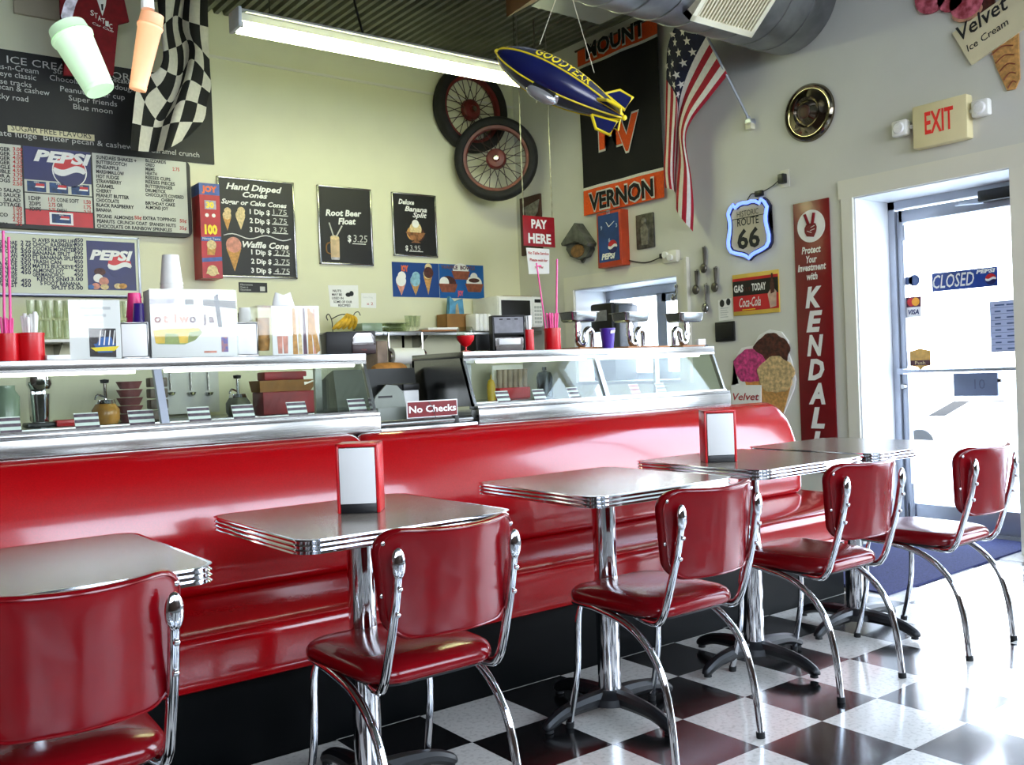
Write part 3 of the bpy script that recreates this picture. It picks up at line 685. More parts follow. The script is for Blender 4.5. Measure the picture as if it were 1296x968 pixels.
for q in (-.03, -.008, .016): m = M(); m.box((q, -.01, .004), (q+.016, .01, .024), STEEL, .004); m.build('clip', r)
# cone poster box
x = onto(366); k = px2m(366); w, h = 80*k/2, 63*k
r = thing('cone_box', 'clear box with a poster of big waffle cones', 'display box', (x, 1.29, ZT+.001), math.radians(-5))
m = M(); m.box((-w*.55, .0, .002), (w*.98, .004, h), PAPER); m.build('poster', r)
m = M(); y = -.0008; pw = w*1.0
for q, mt_, t in ((.1, TAN, .2), (.28, VANILLA, .16), (.44, mat('print_plum'), .16), (.6, TAN, .2), (.78, mat('print_peach'), .14)): m.prism([(w*q, h*.03), (w*(q+t*.8), h*.03), (w*(q+t*.55), h*.95), (w*(q+.02), h*.96)], y, 0, mt_)
m.prism([(w*.62, h*.9), (w*.78, h*.88), (w*1.0, h*.1), (w*.86, h*.03)], y*2, 0, TAN)
for q in (-.38, -.2): m.prism([(w*q, h*.05), (w*(q+.13), h*.05), (w*(q+.15), h*.4), (w*(q-.02), h*.4)], y, 0, mat('print_peach'))
m.build('cone_picture', r)
m = M()
for a, b in (((-w, -.004, 0), (w, -.002, h)), ((-w, .1, 0), (w, .102, h)), ((-w, -.004, 0), (-w+.002, .1, h)), ((w-.002, -.004, 0), (w, .1, h)), ((-w, -.004, h), (w, .102, h+.002))): m.box(a, b, CLEAR)
m.build('acrylic_box', r)
for q in range(4):
    m = M(); m.lathe([(0, .004), (.02, .004), (.026, .05), (.024, .05), (0, .008)], TAN, c=(-w+.035+.0*q, .05, .02+.026*q), n=14); m.build('waffle_cone', r)
x = onto(361, 1.34); r = thing('paper_hat', 'white paper soda hat with a blue band on the cone box', 'paper hat', (x, 1.34, ZT+h+.004), math.radians(-10))
m = M()
def hat(u, v):
    a = u*PI*2; q = 1-.35*v; return (.045*math.cos(a)*q, .022*math.sin(a)*(1-.6*v), .042*v+.012*v*abs(math.cos(a)))
m.grid(hat, 28, 6, lambda u, v: mat('hat_blue', (120, 130, 160), .7, noise=(9, .05)) if .28 < v < .4 else PAPER); m.build('body', r)
# black napkin dispenser, goblet and register side
x = onto(437); k = px2m(437); w, h = 64*k/2, 29*k
r = thing('napkin_dispenser', 'wide black low napkin dispenser at the right end of the left case', 'napkin dispenser', (x, 1.24, ZT+.001), math.radians(-20))
m = M(); m.box((-w, .0, 0), (w*.95, .2, h), BLACK, .006); m.build('case', r)
m = M(); q = [(w*a, h*b) for a, b in ((-.0, .4), (.06, .75), (.2, .9), (.75, .9), (.88, .75), (.92, .4))]; m.prism(q, -.006, .001, CHROME); m.build('mouth', r)
m = M(); q = [(w*a, h*b) for a, b in ((.04, .48), (.12, .8), (.76, .8), (.84, .48))]; m.prism(q, -.012, -.005, PAPER); m.build('napkin', r)
m = M(); m.box((w*.0, -.006, 0), (w*.93, .0, h*.42), mat('maroon_plastic', (44, 14, 16), .4, noise=(9, .1)), .003); m.text('TORK', w*.46, h*.14, .006, mat('print_brown'), 'CENTER', y=-.007); m.build('front_plate', r)
x = onto(585, 1.3); r = thing('goblet', 'stemmed goblet half filled with red at the left end of the right case', 'goblet', (x, 1.27, ZT+.001))
m = M(); m.lathe([(0, .0), (.024, 0), (.024, .003), (.004, .008), (.004, .022), (.02, .03), (.036, .052), (.039, .07)], PLRED, n=26); m.build('red_bowl', r)
m = M(); m.lathe([(.039, .07), (.037, .095), (.03, .108), (.0285, .106), (.0355, .094), (.0375, .07)], DRINKG, n=26); m.build('rim', r)
x = onto(612, 1.45); m = M(); m.box((x-.06, 1.42, ZT), (x+.05, 1.55, ZT+.085), BLACK, .004); tag(m.build('card_terminal_box'), 'plain black box behind the red goblet', 'box')
x = onto(642, 1.3); r = thing('receipt_stand', 'black-framed stand with a grey card and silver napkin slot', 'napkin stand', (x, 1.28, ZT+.001), math.radians(-22))
m = M()
for a, b in (((-.075, 0, 0), (-.069, .07, .16)), ((.069, 0, 0), (.075, .07, .16)), ((-.075, .0, .155), (.075, .07, .161)), ((-.075, .05, 0), (.075, .056, .16)), ((-.07, .0, .074), (.07, .004, .079))): m.box(a, b, BLACK, .002)
m.build('frame', r)
m = M(); m.box((-.067, .0, .082), (.067, .003, .153), mat('grey_card', (128, 128, 134), .5, noise=(30, .12)));
for q in (-.035, 0, .035): m.box((q-.008, -.001, .14), (q+.008, .0, .146), INK)
m.build('card', r)
m = M(); m.prism([(-.06, .0), (.06, .0), (.064, .02), (.066, .06), (-.066, .06), (-.064, .02)], -.004, .0, CHROME); m.build('slot_plate', r)
m = M(); m.box((-.05, -.009, .03), (.05, -.004, .056), PAPER, .003); m.build('napkin', r)
r, R, H = canister(670, 13, 27, 'spoon_canister', 'slim red canister of white spoons beside the black-framed stand', 'spoon holder', 0, 1.3)
for k in range(8):
    m = M(); a = k*2.4; q = R*.6*math.sqrt((k+.5)/8); x_, y_ = q*math.cos(a), q*math.sin(a); m.tube([(x_*.6, y_*.6, .012), (x_, y_, .14), (x_*1.1, y_*1.1, .16)], [.0035, .0035, .0055], FOAM, 7); m.build('spoon', r)
r, R, H = canister(700, 21, 28, 'straw_canister', 'red canister of pink straws in front of the pay sign', 'straw holder', 0, 1.3)
straws(r, R, H, .17, 13, PINK, 'straw', .4)
longstraw((704, 425), (705, 328), 1.3, 'long straight pink straw rising from the red canister below the pay sign')
a, b = at(692, 425, y=1.31), at(680, 340, y=1.31); m = M(); m.tube([a, b, b+Vector((0, 0, .012)), b+Vector((.022, 0, .014))], .0035, PINK, 8, smooth=3); tag(m.build('long_straw'), 'long bent pink straw leaning left out of the red canister', 'straw', 'extra long pink straws')
# toy sinks on boards
def sink(px, label, board, flipx=1, y=1.34, shade=0):
    x = onto(px, y); k = px2m(px, y); r = thing('sink_dish', label, 'sink-shaped dish', (x, y, ZT+.013), 0, 'sink dishes on wooden boards')
    w = 22*k
    m = M(); o = rrect(w, w*.72, .022, 6); m.loft([[(a*.62, b*.62, .122) for a, b in o], [(a*.8, b*.8, .122) for a, b in o], [(a*.9, b*.9, .13) for a, b in o], [(a*.97, b*.97, .165) for a, b in o], [(a*1.15, b*1.1, .167) for a, b in o], [(a*1.15, b*1.1, .169) for a, b in o], [(a*.95, b*.95, .167) for a, b in o], [(a*.85, b*.85, .128) for a, b in o]], STEEL); m.build('basin', r)
    f = flipx; m = M(); m.tube([(-f*.01, 0, .123), (-f*.01, 0, .05), (-f*.004, 0, .022), (f*.014, 0, .012), (f*.032, 0, .024), (f*.038, 0, .05), (f*.045, 0, .078), (f*.062, 0, .088), (f*.078, 0, .08), (f*.084, 0, .06), (f*.084, 0, .0)], [.0155]*7+[.0155, .0155, .0155, .0155] , CHROME, 14, smooth=4); m.build('trap_pipe', r, 50)
    for z in (.1, .06): m = M(); m.lathe([(.0155, z-.007), (.0195, z-.007), (.0195, z+.007), (.0155, z+.007)], CHROME, c=(-f*.01, 0, 0), n=16); m.build('pipe_nut', r)
    m = M(); m.lathe([(0, .004), (.024, .002), (.026, 0), (0, 0)], CHROME, c=(f*.084, 0, 0), n=18); m.build('flange', r)
    a, b = board; xa, xb = onto(a, y)-x, onto(b, y)-x; m = M(); m.box((xa, -.07, -.012), (xb, .07, 0), WOOD, .003); m.build('board', r)
sink(734, 'steel sink dish on a board, the one nearest the pink straws', (722, 762))
sink(800, 'steel sink dish on a board in the middle, just right of the purple cup', (783, 836))
sink(868, 'steel sink dish on a board at the right end of the case, trap turned left', (852, 880), -1)
r = cupstack(770, 1.236, ZT+.001, 1, .026, .036, .098, .03, PURPLE, 'purple_cup', 'purple plastic cup between two sink dishes', 'cup', inv=False)
m = M(); m.prism([(-.016, .072), (.012, .075), (.016, .088), (-.012, .086)], -.0375, -.036, WHITE); m.build('printed_mark', r)
x = onto(891, 1.34); r = thing('card_holder', 'small black holder with white cards at the right end of the case', 'card holder', (x, 1.36, ZT+.001))
m = M(); m.box((-.04, -.02, 0), (.04, .02, .014), BLACK, .004); m.build('base', r)
m = M(); m.box((-.03, -.012, .014), (.026, .01, .045), PAPER, .001); m.build('card', r)

# ------------------------------------------------------------------ flavour cards inside the glass
card_l = {8: 'at the far left end', 105: 'below the orange syrup pump', 174: 'against the first glazing bar', 247: 'below the hanging ladles', 303: 'in front of the second syrup pump', 371: 'in front of the red and tan box', 447: 'at the right end of the left case',
          632: 'at the left end of the right case', 678: 'second from the left in the right case', 721: 'left of the bar of the right case', 799: 'with a red stripe right of the bar', 832: 'right of the red-striped card'}
for px, w in ((8, 24), (105, 29), (174, 31), (247, 28), (303, 28), (371, 26), (447, 24), (632, 20), (678, 19), (721, 18), (799, 16), (832, 15)):
    y = 1.2; x = onto(px, y); k = px2m(px, y); w = w*k/2
    r = thing('flavour_card', 'small striped flavour card '+card_l[px], 'flavour card', (x, y-.03, .998), 0, 'flavour cards in the display cases')
    m = M(); m.loft([[(-w, 0, 0), (w, 0, 0), (w, .028, .055), (-w, .028, .055)], [(-w, .002, 0), (w, .002, 0), (w, .03, .055), (-w, .03, .055)]], PAPER); m.build('card', r)
    m = M(); c1 = mat('card_red', (170, 40, 50), .5, noise=(20, .1)) if px == 799 else mat('card_plum', (84, 62, 82), .5, noise=(60, .3, (120, 96, 110)))
    for z0, z1 in ((.006, .014), (.024, .034), (.042, .052)):
        f = lambda z: z*.028/.055-.0012
        m.faces([(-w, f(z0), z0), (w, f(z0), z0), (w, f(z1), z1), (-w, f(z1), z1)], [(0, 1, 2, 3)], c1)
    m.build('stripe', r)
x = onto(757, 1.3); m = M()
m.faces([(x-.05, 1.25, .973), (x+.05, 1.27, .973), (x+.055, 1.31, 1.02), (x+.02, 1.33, 1.06), (x-.03, 1.3, 1.035), (x-.045, 1.35, .975), (x+.06, 1.36, .975)], [(0, 1, 2, 3, 4), (0, 4, 5), (1, 6, 2), (2, 6, 3), (4, 3, 6, 5)], PAPER); tag(m.build('crumpled_paper'), 'crumpled white paper inside the right case', 'paper')
# ================================================================== back wall: shelf, counter, signs
BW = YB
# rear work counter under the shelf, and the steel wall shelf
r = thing('work_counter', 'steel work counter along the back wall behind the display cases', 'counter', (.4, 4.62, 0))
m = M(); m.box((-3.2, -.3, 0), (2.9, .34, .86), mat('counter_grey', (150, 152, 146), .5, .2, noise=(5, .1))); m.build('cabinet', r)
m = M(); m.box((-3.2, -.34, .86), (2.9, .34, .9), STEEL, .004); m.build('worktop', r)
r = thing('wall_shelf', 'long steel wall shelf below the boards at the middle of the back wall', 'shelf', (2.25, BW, 1.5))
m = M(); m.box((-.86, -.32, -.012), (1.28, 0, 0), STEEL, .002); m.box((-.86, -.325, -.03), (1.28, -.315, .004), STEEL, .002); m.build('board', r)
for x in (-.5, .1, .75): m = M(); m.prism([(0, -.012), (.0, -.2), (.012, -.2), (.012, -.012)], -.02, 0, STEEL); m.loft([[(x, -.28, -.012), (x, 0, -.012), (x, 0, -.2)], [(x+.006, -.28, -.012), (x+.006, 0, -.012), (x+.006, 0, -.2)]], STEEL); m.build('bracket', r)
r = thing('wall_shelf', 'white wall shelf of drinking glasses below the lower menu board', 'shelf', (-.6, BW, 1.465))
m = M(); m.box((-1.0, -.3, -.02), (.85, 0, 0), FOAM, .003); m.build('board', r)
for x in (-.7, .1, .6): m = M(); m.loft([[(x, -.26, -.02), (x, 0, -.02), (x, 0, -.18)], [(x+.006, -.26, -.02), (x+.006, 0, -.02), (x+.006, 0, -.18)]], STEEL); m.build('bracket', r)
SZ = 1.5
def sx_(px, y=4.78): return at(px, 415, y=y).x
# glasses on the left shelf
def glass_proto(lbl, x, y, z, h=.13, r0=.028, r1=.033, grp='drinking glasses on the white shelf'):
    g = M(); g.lathe([(0, 0), (r0, 0), (r0*1.02, .012), (r1, h), (r1-.003, h), (r0-.003, .014), (0, .012)], DRINKG, n=20); o = g.build('drinking_glass'); o.location = (x, y, z); tag(o, lbl, 'glass', grp); return o
gl = glass_proto('clear drinking glass among the rows stacked on the white shelf', sx_(38, 4.75), 4.75, 1.466)
for j, z in enumerate((1.466, 1.598)):
    for i, px in enumerate((38, 50, 62, 74, 86, 98, 110, 122, 134, 146, 158, 170)):
        if i == 0 and j == 0: continue
        o = gl.copy(); COL.objects.link(o); o.location = (sx_(px+3*j, 4.75), 4.75+.02*(i % 2), z)
# back shelf, left to right
r = thing('banana_hanger', 'bunch of yellow bananas on a dark wire stand on the steel shelf', 'bananas', (sx_(434), 4.76, SZ))
m = M()
for k in range(5):
    a = -.9+.42*k; m.tube([(.03, 0, .15), (.03+.05*math.sin(a), -.03-.01*k, .11), (.0+.1*math.sin(a), -.045, .06), (-.02+.12*math.sin(a), -.03, .03)], [.008, .017, .019, .008], mat('banana_peel', (226, 178, 40), .5, noise=(20, .2)), 10, smooth=4)
m.build('bunch', r)
m = M(); m.tube([(-.09, .02, .004), (-.09, .03, .1), (-.12, .02, .15), (-.15, .0, .13), (-.14, 0, .1)], .004, IRON, 6, smooth=4); m.tube([(.1, .02, .004), (.1, .02, .14), (.13, .0, .17), (.15, 0, .14)], .004, IRON, 6, smooth=4); m.tube([(-.09, .02, .004), (.1, .02, .004)], .004, IRON, 6); m.tube([(-.1, .02, .11), (0, .03, .15), (.1, .02, .14)], .004, IRON, 6, smooth=3); m.build('wire_stand', r)
x0, x1 = sx_(451), sx_(477); m = M(); m.box((x0, 4.68, SZ), (x1, 4.86, SZ+.075), mat('green_glass', (150, 172, 150), .2, noise=(6, .12)), .012); tag(m.build('glass_tray'), 'stack of green glass dishes right of the bananas', 'dishes')
r = thing('cup_sleeve', 'clear plastic cups lying in a row on the steel shelf', 'cups', (sx_(495), 4.76, SZ+.045))
for k in range(8): m = M(); q = Matrix.Rotation(PI/2, 3, 'Y'); m.lathe([(.03, -.05), (.04, .05), (.037, .05), (.027, -.048)], DRINKG, c=(-.1+.028*k, 0, 0), n=16, ax=q); m.build('cup', r)
for k, (px, l) in enumerate(((514, 'stemmed sundae glass right beside the lying plastic cups'), (521, 'stemmed sundae glass in the middle of three'), (528, 'stemmed sundae glass nearest the white-topped tray'))):
    g = M(); g.lathe([(0, 0), (.03, 0), (.03, .005), (.007, .012), (.007, .03), (.024, .05), (.032, .13), (.036, .14), (.033, .14), (.028, .128), (.02, .055), (0, .045)], DRINKG, c=(sx_(px), 4.74+.02*k, SZ), n=18); tag(g.build('sundae_glass'), l, 'glass', 'sundae glasses on the steel shelf')
x = sx_(556, 4.7); r = thing('serving_tray', 'flat wooden tray with white paper on the steel shelf', 'tray', (x, 4.72, SZ), math.radians(-6))
m = M(); m.box((-.2, -.1, 0), (.17, .1, .014), WOOD, .003); m.build('tray', r); m = M(); m.box((-.14, -.095, .014), (.15, .09, .034), PAPER, .004); m.build('paper', r)
x = sx_(576, 4.84); r = thing('carton_box', 'open brown cardboard box under the waffle bowl poster', 'box', (x, 4.85, SZ))
m = M(); w = .13
for a, b in (((-w, -.08, 0), (w, -.076, .16)), ((-w, .076, 0), (w, .08, .16)), ((-w, -.08, 0), (-w+.004, .08, .16)), ((w-.004, -.08, 0), (w, .08, .16)), ((-w, -.08, 0), (w, .08, .004))): m.box(a, b, CARD)
m.build('box', r)
r = thing('blue_packet', 'blue paper packet standing up in the brown cardboard box', 'packet', (x, 4.85, SZ+.1))
m = M(); m.prism([(-.075, .0), (.1, .0), (.085, .2), (.0, .17), (-.05, .22), (-.06, .1)], -.02, .02, mat('packet_blue', (90, 160, 205), .5, noise=(16, .2))); m.build('packet', r)
m = M(); m.prism([(-.0, .02), (.05, .02), (.03, .16), (.01, .14)], -.022, -.02, mat('packet_tan', (196, 176, 140), .6, noise=(16, .2))); m.build('printed_patch', r)
x = sx_(606, 4.66); m = M()
for k in range(4): m.box((x-.085+.043*k, 4.58, SZ), (x-.045+.043*k, 4.74, SZ+.15), PAPER, .012)
tag(m.build('napkin_bundle'), 'upright bundle of white napkins left of the microwave', 'napkins')
# microwave
r = thing('microwave_oven', 'white microwave oven at the right end of the shelf in the corner', 'microwave', (3.235, 4.74, SZ+.005))
m = M(); m.box((-.25, -.17, .025), (.25, .21, .3), FOAM, .01); m.build('cabinet', r)
m = M(); m.box((-.245, -.185, .035), (.13, -.168, .29), FOAM, .006); m.build('door', r)
m = M(); m.box((-.22, -.19, .07), (.1, -.184, .262), BLACK, .01); m.build('door_window', r)
m = M(); m.box((.135, -.182, .035), (.245, -.168, .29), FOAM, .004)
for i in range(3):
    for j in range(5): m.box((.15+.029*i, -.186, .06+.033*j), (.173+.029*i, -.181, .082+.033*j), mat('key_grey', (190, 192, 188), .5, noise=(9, .04)), .002)
m.build('control_panel', r)
m = M(); m.box((.155, -.186, .245), (.225, -.181, .275), BLACK, .002); m.build('display', r)
for x in (-.2, .2): m = M(); m.cyl((x, 0, 0), (x, 0, .026), .015, .015, RUBBER, 12); m.build('foot', r)
m = M(); m.loft([[(3.1, 4.63, SZ+.307), (3.42, 4.63, SZ+.307), (3.42, 4.86, SZ+.307), (3.1, 4.86, SZ+.307)], [(3.1, 4.63, SZ+.314), (3.42, 4.63, SZ+.314), (3.42, 4.86, SZ+.314), (3.1, 4.86, SZ+.314)]], CARD); tag(m.build('baking_sheet'), 'thin brown board lying on top of the microwave', 'board')
# under the shelf
def ux(px, y=4.6): return at(px, 450, y=y).x
r = thing('paper_towel_roll', 'white paper towel roll on its side below the steel shelf', 'paper towel', (ux(514), 4.6, 1.3))
m = M(); q = Matrix.Rotation(PI/2, 3, 'Y'); m.lathe([(.02, -.14), (.068, -.14), (.068, .14), (.02, .14)], PAPER, ax=q); m.build('roll', r)
m = M(); m.lathe([(0, -.17), (.05, -.17), (.05, -.15), (.018, -.15), (.018, .15), (.05, .15), (.05, .17), (0, .17)], CHROME, ax=q); m.tube([(-.16, 0, 0), (-.16, 0, .19)], .008, CHROME, 8); m.tube([(.16, 0, 0), (.16, 0, .19)], .008, CHROME, 8); m.build('holder', r)
m = M(); q = [(0, .0), (.06, .0), (.1, .03), (.11, .07), (.07, .1), (0, .11)]; m.lathe([(0, -.15), (.05, -.14), (.07, -.1), (.075, 0), (.07, .1), (.05, .14), (0, .15)], mat('bread_crust', (186, 126, 60), .7, noise=(14, .3), bump=(20, .3)), c=(ux(492, 4.45), 4.45, 1.175), n=18, ax=Matrix.Rotation(PI/2, 3, 'Y')); m.box((ux(485, 4.45), 4.36, .9), (ux(512, 4.45), 4.55, 1.1), CARD, .004); o = m.build('bread_loaf'); tag(o, 'brown loaf of bread on a box below the paper towel roll', 'bread')
m = M(); m.box((ux(470), 4.5, .9), (ux(483), 4.7, 1.42), mat('rose_box', (150, 130, 120), .6, noise=(6, .3)), .006); tag(m.build('tall_box'), 'tall dull pink box left of the paper towel roll', 'box')
m = M(); m.box((ux(526, 4.5), 4.42, .9), (ux(549, 4.5), 4.62, 1.26), mat('hazy_plastic', (196, 200, 204), .3, noise=(6, .1)), .03); tag(m.build('plastic_bin'), 'pale plastic bin right of the bread loaf', 'bin')
m = M(); m.box((ux(553, 4.5), 4.42, .9), (ux(590, 4.5), 4.62, 1.22), mat('hazy_plastic'), .02); m.box((ux(551, 4.5), 4.4, 1.22), (ux(592, 4.5), 4.64, 1.26), PAPER, .01); tag(m.build('lidded_tub'), 'white-lidded tub behind the red goblet', 'tub')

# things on the rear counter seen through the cases
def rx(px, y=4.5): return at(px, 500, y=y).x
def rearthing(name, label, cat, px, y=4.5): return thing(name, label, cat, (rx(px, y), y, .901))
r = rearthing('milkshake_mixer', 'chrome milkshake mixer seen through the far left glass', 'mixer', 50)
m = M(); m.box((-.09, -.08, 0), (.09, .1, .03), IRON, .01); m.build('base', r)
m = M(); m.lathe([(0, .03), (.05, .03), (.06, .2), (.062, .21), (.058, .21), (.0, .05)], CHROME); m.build('mixing_cup', r)
m = M(); m.box((-.05, .04, .03), (.05, .1, .3), CHROME, .02); m.build('column', r)
m = M(); m.lathe([(0, .24), (.06, .24), (.075, .27), (.07, .32), (0, .34)], CHROME); m.build('motor_head', r)
r = rearthing('jar', 'dull green glass jar left of the milkshake mixer', 'jar', 8); m = M(); m.lathe([(0, 0), (.07, 0), (.075, .2), (.05, .24), (.05, .27), (0, .27)], mat('green_glass')); m.build('body', r)
def pump(px, liquid, label, sc=1.0):
    r = rearthing('syrup_pump', label, 'syrup pump', px, 4.4); r['group'] = 'syrup pump jars on the rear counter'
    m = M(); m.lathe([(0, 0), (.07*sc, 0), (.085*sc, .03), (.085*sc, .09), (.06*sc, .13), (0, .13)], liquid); m.build('jar', r)
    m = M(); m.lathe([(0, .13), (.062*sc, .13), (.055*sc, .155), (0, .165)], CHROME); m.build('cap', r)
    m = M(); m.tube([(0, 0, .16), (0, 0, .26)], .011, CHROME, 10); m.lathe([(0, .26), (.025, .265), (.028, .285), (0, .29)], BLACK); m.tube([(0, 0, .17), (-.05, -.02, .19), (-.07, -.03, .16)], .007, CHROME, 8, smooth=3); m.build('pump', r)
pump(133, mat('orange_syrup', (206, 150, 70), .2, noise=(9, .25)), 'syrup pump jar with orange liquid behind the left glass')
pump(301, mat('smoky_syrup', (112, 116, 100), .25, noise=(9, .25)), 'grey syrup pump jar behind the left glass near the ladles')
r = rearthing('red_tray', 'low red tray between the mixer and the orange syrup pump', 'tray', 85, 4.45); m = M(); m.box((-.08, -.06, 0), (.08, .06, .04), PLRED, .006); m.build('body', r)
r = rearthing('cup_stack', 'rosy stack of cups against the first glazing bar of the left case', 'cups', 164, 4.6)
for k in range(5): m = M(); m.lathe([(0, k*.055), (.06, k*.055), (.085, k*.055+.05), (0, k*.055+.05)], mat('rose_cup', (150, 92, 92), .5, noise=(9, .2)), n=20); m.build('cup', r)
r = rearthing('tin_stack', 'stack of small brown tins left of the hanging ladles', 'tins', 199, 4.6)
for k in range(4): m = M(); m.box((-.06, -.05, k*.075), (.06, .05, k*.075+.065), mat('tin_brown', (118, 104, 92), .5, noise=(12, .25)), .008); m.build('tin', r)
F1 = Face('ladle_board', 'white board with three ladles hanging behind the left glass', 'board', 'y', 4.88, (240, 497))
m = M(); x0, z0, x1, z1 = F1.rect((208, 468), (276, 468), (277, 522), (206, 524)); m.box((x0, -.01, z0), (x1, 0, z1), mat('board_white', (214, 216, 212), .5, noise=(6, .06))); m.build('panel', F1.o)
for k, px in enumerate((215, 241, 263)):
    x, z = F1.l(px, 497); r = thing('ladle', ('steel ladle hanging leftmost on the white board behind the glass', 'steel ladle hanging in the middle on the white board behind the glass', 'steel ladle hanging rightmost on the white board behind the glass')[k], 'ladle', (F1.p.x+x, 4.86, F1.p.z+z), 0, 'ladles on the white board')
    m = M(); m.tube([(0, 0, .02), (0, -.002, .17), (.012, -.004, .185), (.02, -.004, .17)], .006, STEEL, 8, smooth=3); m.build('handle', r)
    m = M(); m.lathe([(.0, -.022), (.02, -.016), (.03, .004), (.028, .004), (.018, -.012), (0, -.018)], STEEL, c=(0, -.02, 0), n=18); m.build('bowl', r)
r = rearthing('red_tan_shape', 'red and tan cardboard box seen through the left glass', 'box', 366, 4.3)  # blocks stand in for an unclear red and tan shape
m = M(); m.box((-.23, -.08, 0), (.2, .12, .16), mat('block_red', (150, 24, 34), .5, noise=(5, .2)), .01); m.build('red_block', r)
m = M(); m.loft([[(-.24, -.06, .16), (.14, -.06, .16), (.14, .1, .16), (-.24, .1, .16)], [(-.25, -.08, .24), (.2, -.08, .24), (.2, .12, .24), (-.25, .12, .24)]], CARD); m.build('tan_block', r)
m = M(); m.box((-.2, -.05, .24), (.12, .09, .3), mat('block_red'), .01); m.build('upper_block', r)
m = M(); m.faces([(.08, -.09, .2), (.2, -.09, .24), (.24, -.02, .3), (.1, -.02, .31)], [(0, 1, 2, 3)], PAPER); m.build('paper_flap', r)
r = rearthing('mustard_bottle', 'yellow squeeze bottle behind the right case', 'bottle', 622, 4.0); r.location.z = .86
r.location = (rx(622, 4.5), 4.5, .901); m = M(); m.lathe([(0, 0), (.035, 0), (.037, .13), (.025, .17), (.008, .18), (.004, .22), (0, .22)], mat('mustard', (214, 180, 30), .4, noise=(8, .1))); m.build('body', r)
r = rearthing('cup_rack', 'white rack of upright cups behind the right case glass', 'rack', 651, 4.6)
m = M(); m.box((-.17, -.02, .0), (.17, .1, .1), PLRED, .01); m.box((-.17, .08, .0), (.17, .1, .3), FOAM, .004); m.build('rack', r)
for k in range(6): m = M(); m.lathe([(0, .1), (.022, .1), (.027, .26), (0, .26)], mat('tan_cup', (176, 160, 140), .6, noise=(8, .15)), c=(-.14+.056*k, .02, 0), n=14); m.build('cup', r)
r = rearthing('coffee_urn', 'dark coffee urn behind the right case glass', 'urn', 690, 4.6)
m = M(); m.lathe([(0, 0), (.07, 0), (.075, .18), (.06, .22), (0, .24)], mat('urn_dark', (50, 56, 56), .25, .5, noise=(8, .1))); m.build('body', r); m = M(); m.lathe([(0, .24), (.02, .24), (.02, .27), (0, .27)], BLACK); m.build('lid_knob', r)

# ------------------------------------------------------------------ boards and posters on the back wall
def board(F_, x0, z0, x1, z1, th, frame, fw, field, name='panel'):
    m = M(); m.box((x0+fw*.5, -th*.7, z0+fw*.5), (x1-fw*.5, 0, z1-fw*.5), field); m.build(name, F_.o)
    if frame:
        m = M()
        for a, b in (((x0, -th, z0), (x1, 0, z0+fw)), ((x0, -th, z1-fw), (x1, 0, z1)), ((x0, -th, z0), (x0+fw, 0, z1)), ((x1-fw, -th, z0), (x1, 0, z1))): m.box(a, b, frame, .003)
        m.build('frame', F_.o)
    return -th*.7
# ice cream flavour board
B = Face('flavour_board', 'large black board listing ice cream flavours behind the checkered flag', 'menu board', 'y', BW, (135, 130))
x0, z0, x1, z1 = B.rect((0, 66), (267, 101), (269, 206), (0, 184)); x0 = x1-2.2; B.o.location.y -= .001
m = M(); m.box((x0, -.02, z0), (x1, 0, z1), BOARD); m.build('panel', B.o)
gy = mat('grey_ink', (206, 206, 200), .6, noise=(9, .05)); m = M(); y = -.0205
k = B.k(135, 130)
u = B.l(8, 80.5); m.text('ICE CREAM FLAVORS', u[0], u[1], 8.6*k, gy, w=148*k, y=y)
for t, px, py in (('Cookies-n-Cream', 48, 95), ('Buckeye classic', 45, 103), ('Moose tracks', 39, 112), ('Pecan & cashew', 62, 122), ('Rocky road', 35, 130)): u = B.l(px, py); m.text(t, u[0], u[1], 6.6*k, gy, 'RIGHT', y=y)
for t, px, py in (('Strawberry cheesecake', 117, 101), ('Chocolate cookie dough', 117, 110), ('Peanut butter cup', 117, 122), ('Super friends', 117, 132), ('Blue moon', 117, 142)): u = B.l(px, py); m.text(t, u[0], u[1], 6.6*k, gy, 'CENTER', w={'S': 92, 'C': 100, 'P': 76, 'B': 46}[t[0]]*k if t != 'Super friends' else 57*k, y=y)
u = B.l(167, 190); m.text('Chocolate fudge  Butter pecan & cashew', u[0], u[1], 6.8*k, gy, 'RIGHT', w=186*k, y=y)
u = B.l(251, 200); m.text('Caramel crunch', u[0], u[1], 6.8*k, gy, 'RIGHT', w=64*k, y=y); m.build('lettering', B.o)
m = M(); a = B.rect((9, 160), (119, 171), (118, 179), (9, 168)); m.box((a[0], -.022, a[1]), (a[2], -.019, a[3]), mat('strip_cream', (226, 220, 180), .6, noise=(9, .04))); m.text('SUGAR FREE FLAVORS', (a[0]+a[2])/2, a[1]+.012, 7*k, INK, 'CENTER', w=(a[2]-a[0])*.92, y=-.0225); m.build('strip', B.o)

# big cola menu board
B = Face('cola_menu_board', 'wide menu board with black rounded frame and blue cola panel', 'menu board', 'y', BW, (120, 245)); o = B.o; k = B.k(120, 245)
x0, z0, x1, z1 = B.rect((0, 183), (237, 204), (240, 301), (0, 290)); x0 = x1-2.05
m = M(); po = [(a+(x0+x1)/2, b+(z0+z1)/2) for a, b in rrect((x1-x0)/2, (z1-z0)/2, .05, 6)]; m.prism(po, -.06, 0, BLACK); m.build('frame', o)
d1 = B.l(28, 237)[0]; d2 = B.l(114, 240)[0]; e = .028; y = -.061
m = M()
for a, b in ((x0+e, d1-.008), (d2+.008, x1-e)): m.prism([(a, z0+e), (b, z0+e), (b, z1-.014), (a, z1-.014)], y, -.058, CREAMP)
m.build('letter_panel', o)
zb = B.l(70, 232)[1]; zc = B.l(70, 248)[1]; zd = B.l(70, 269)[1]
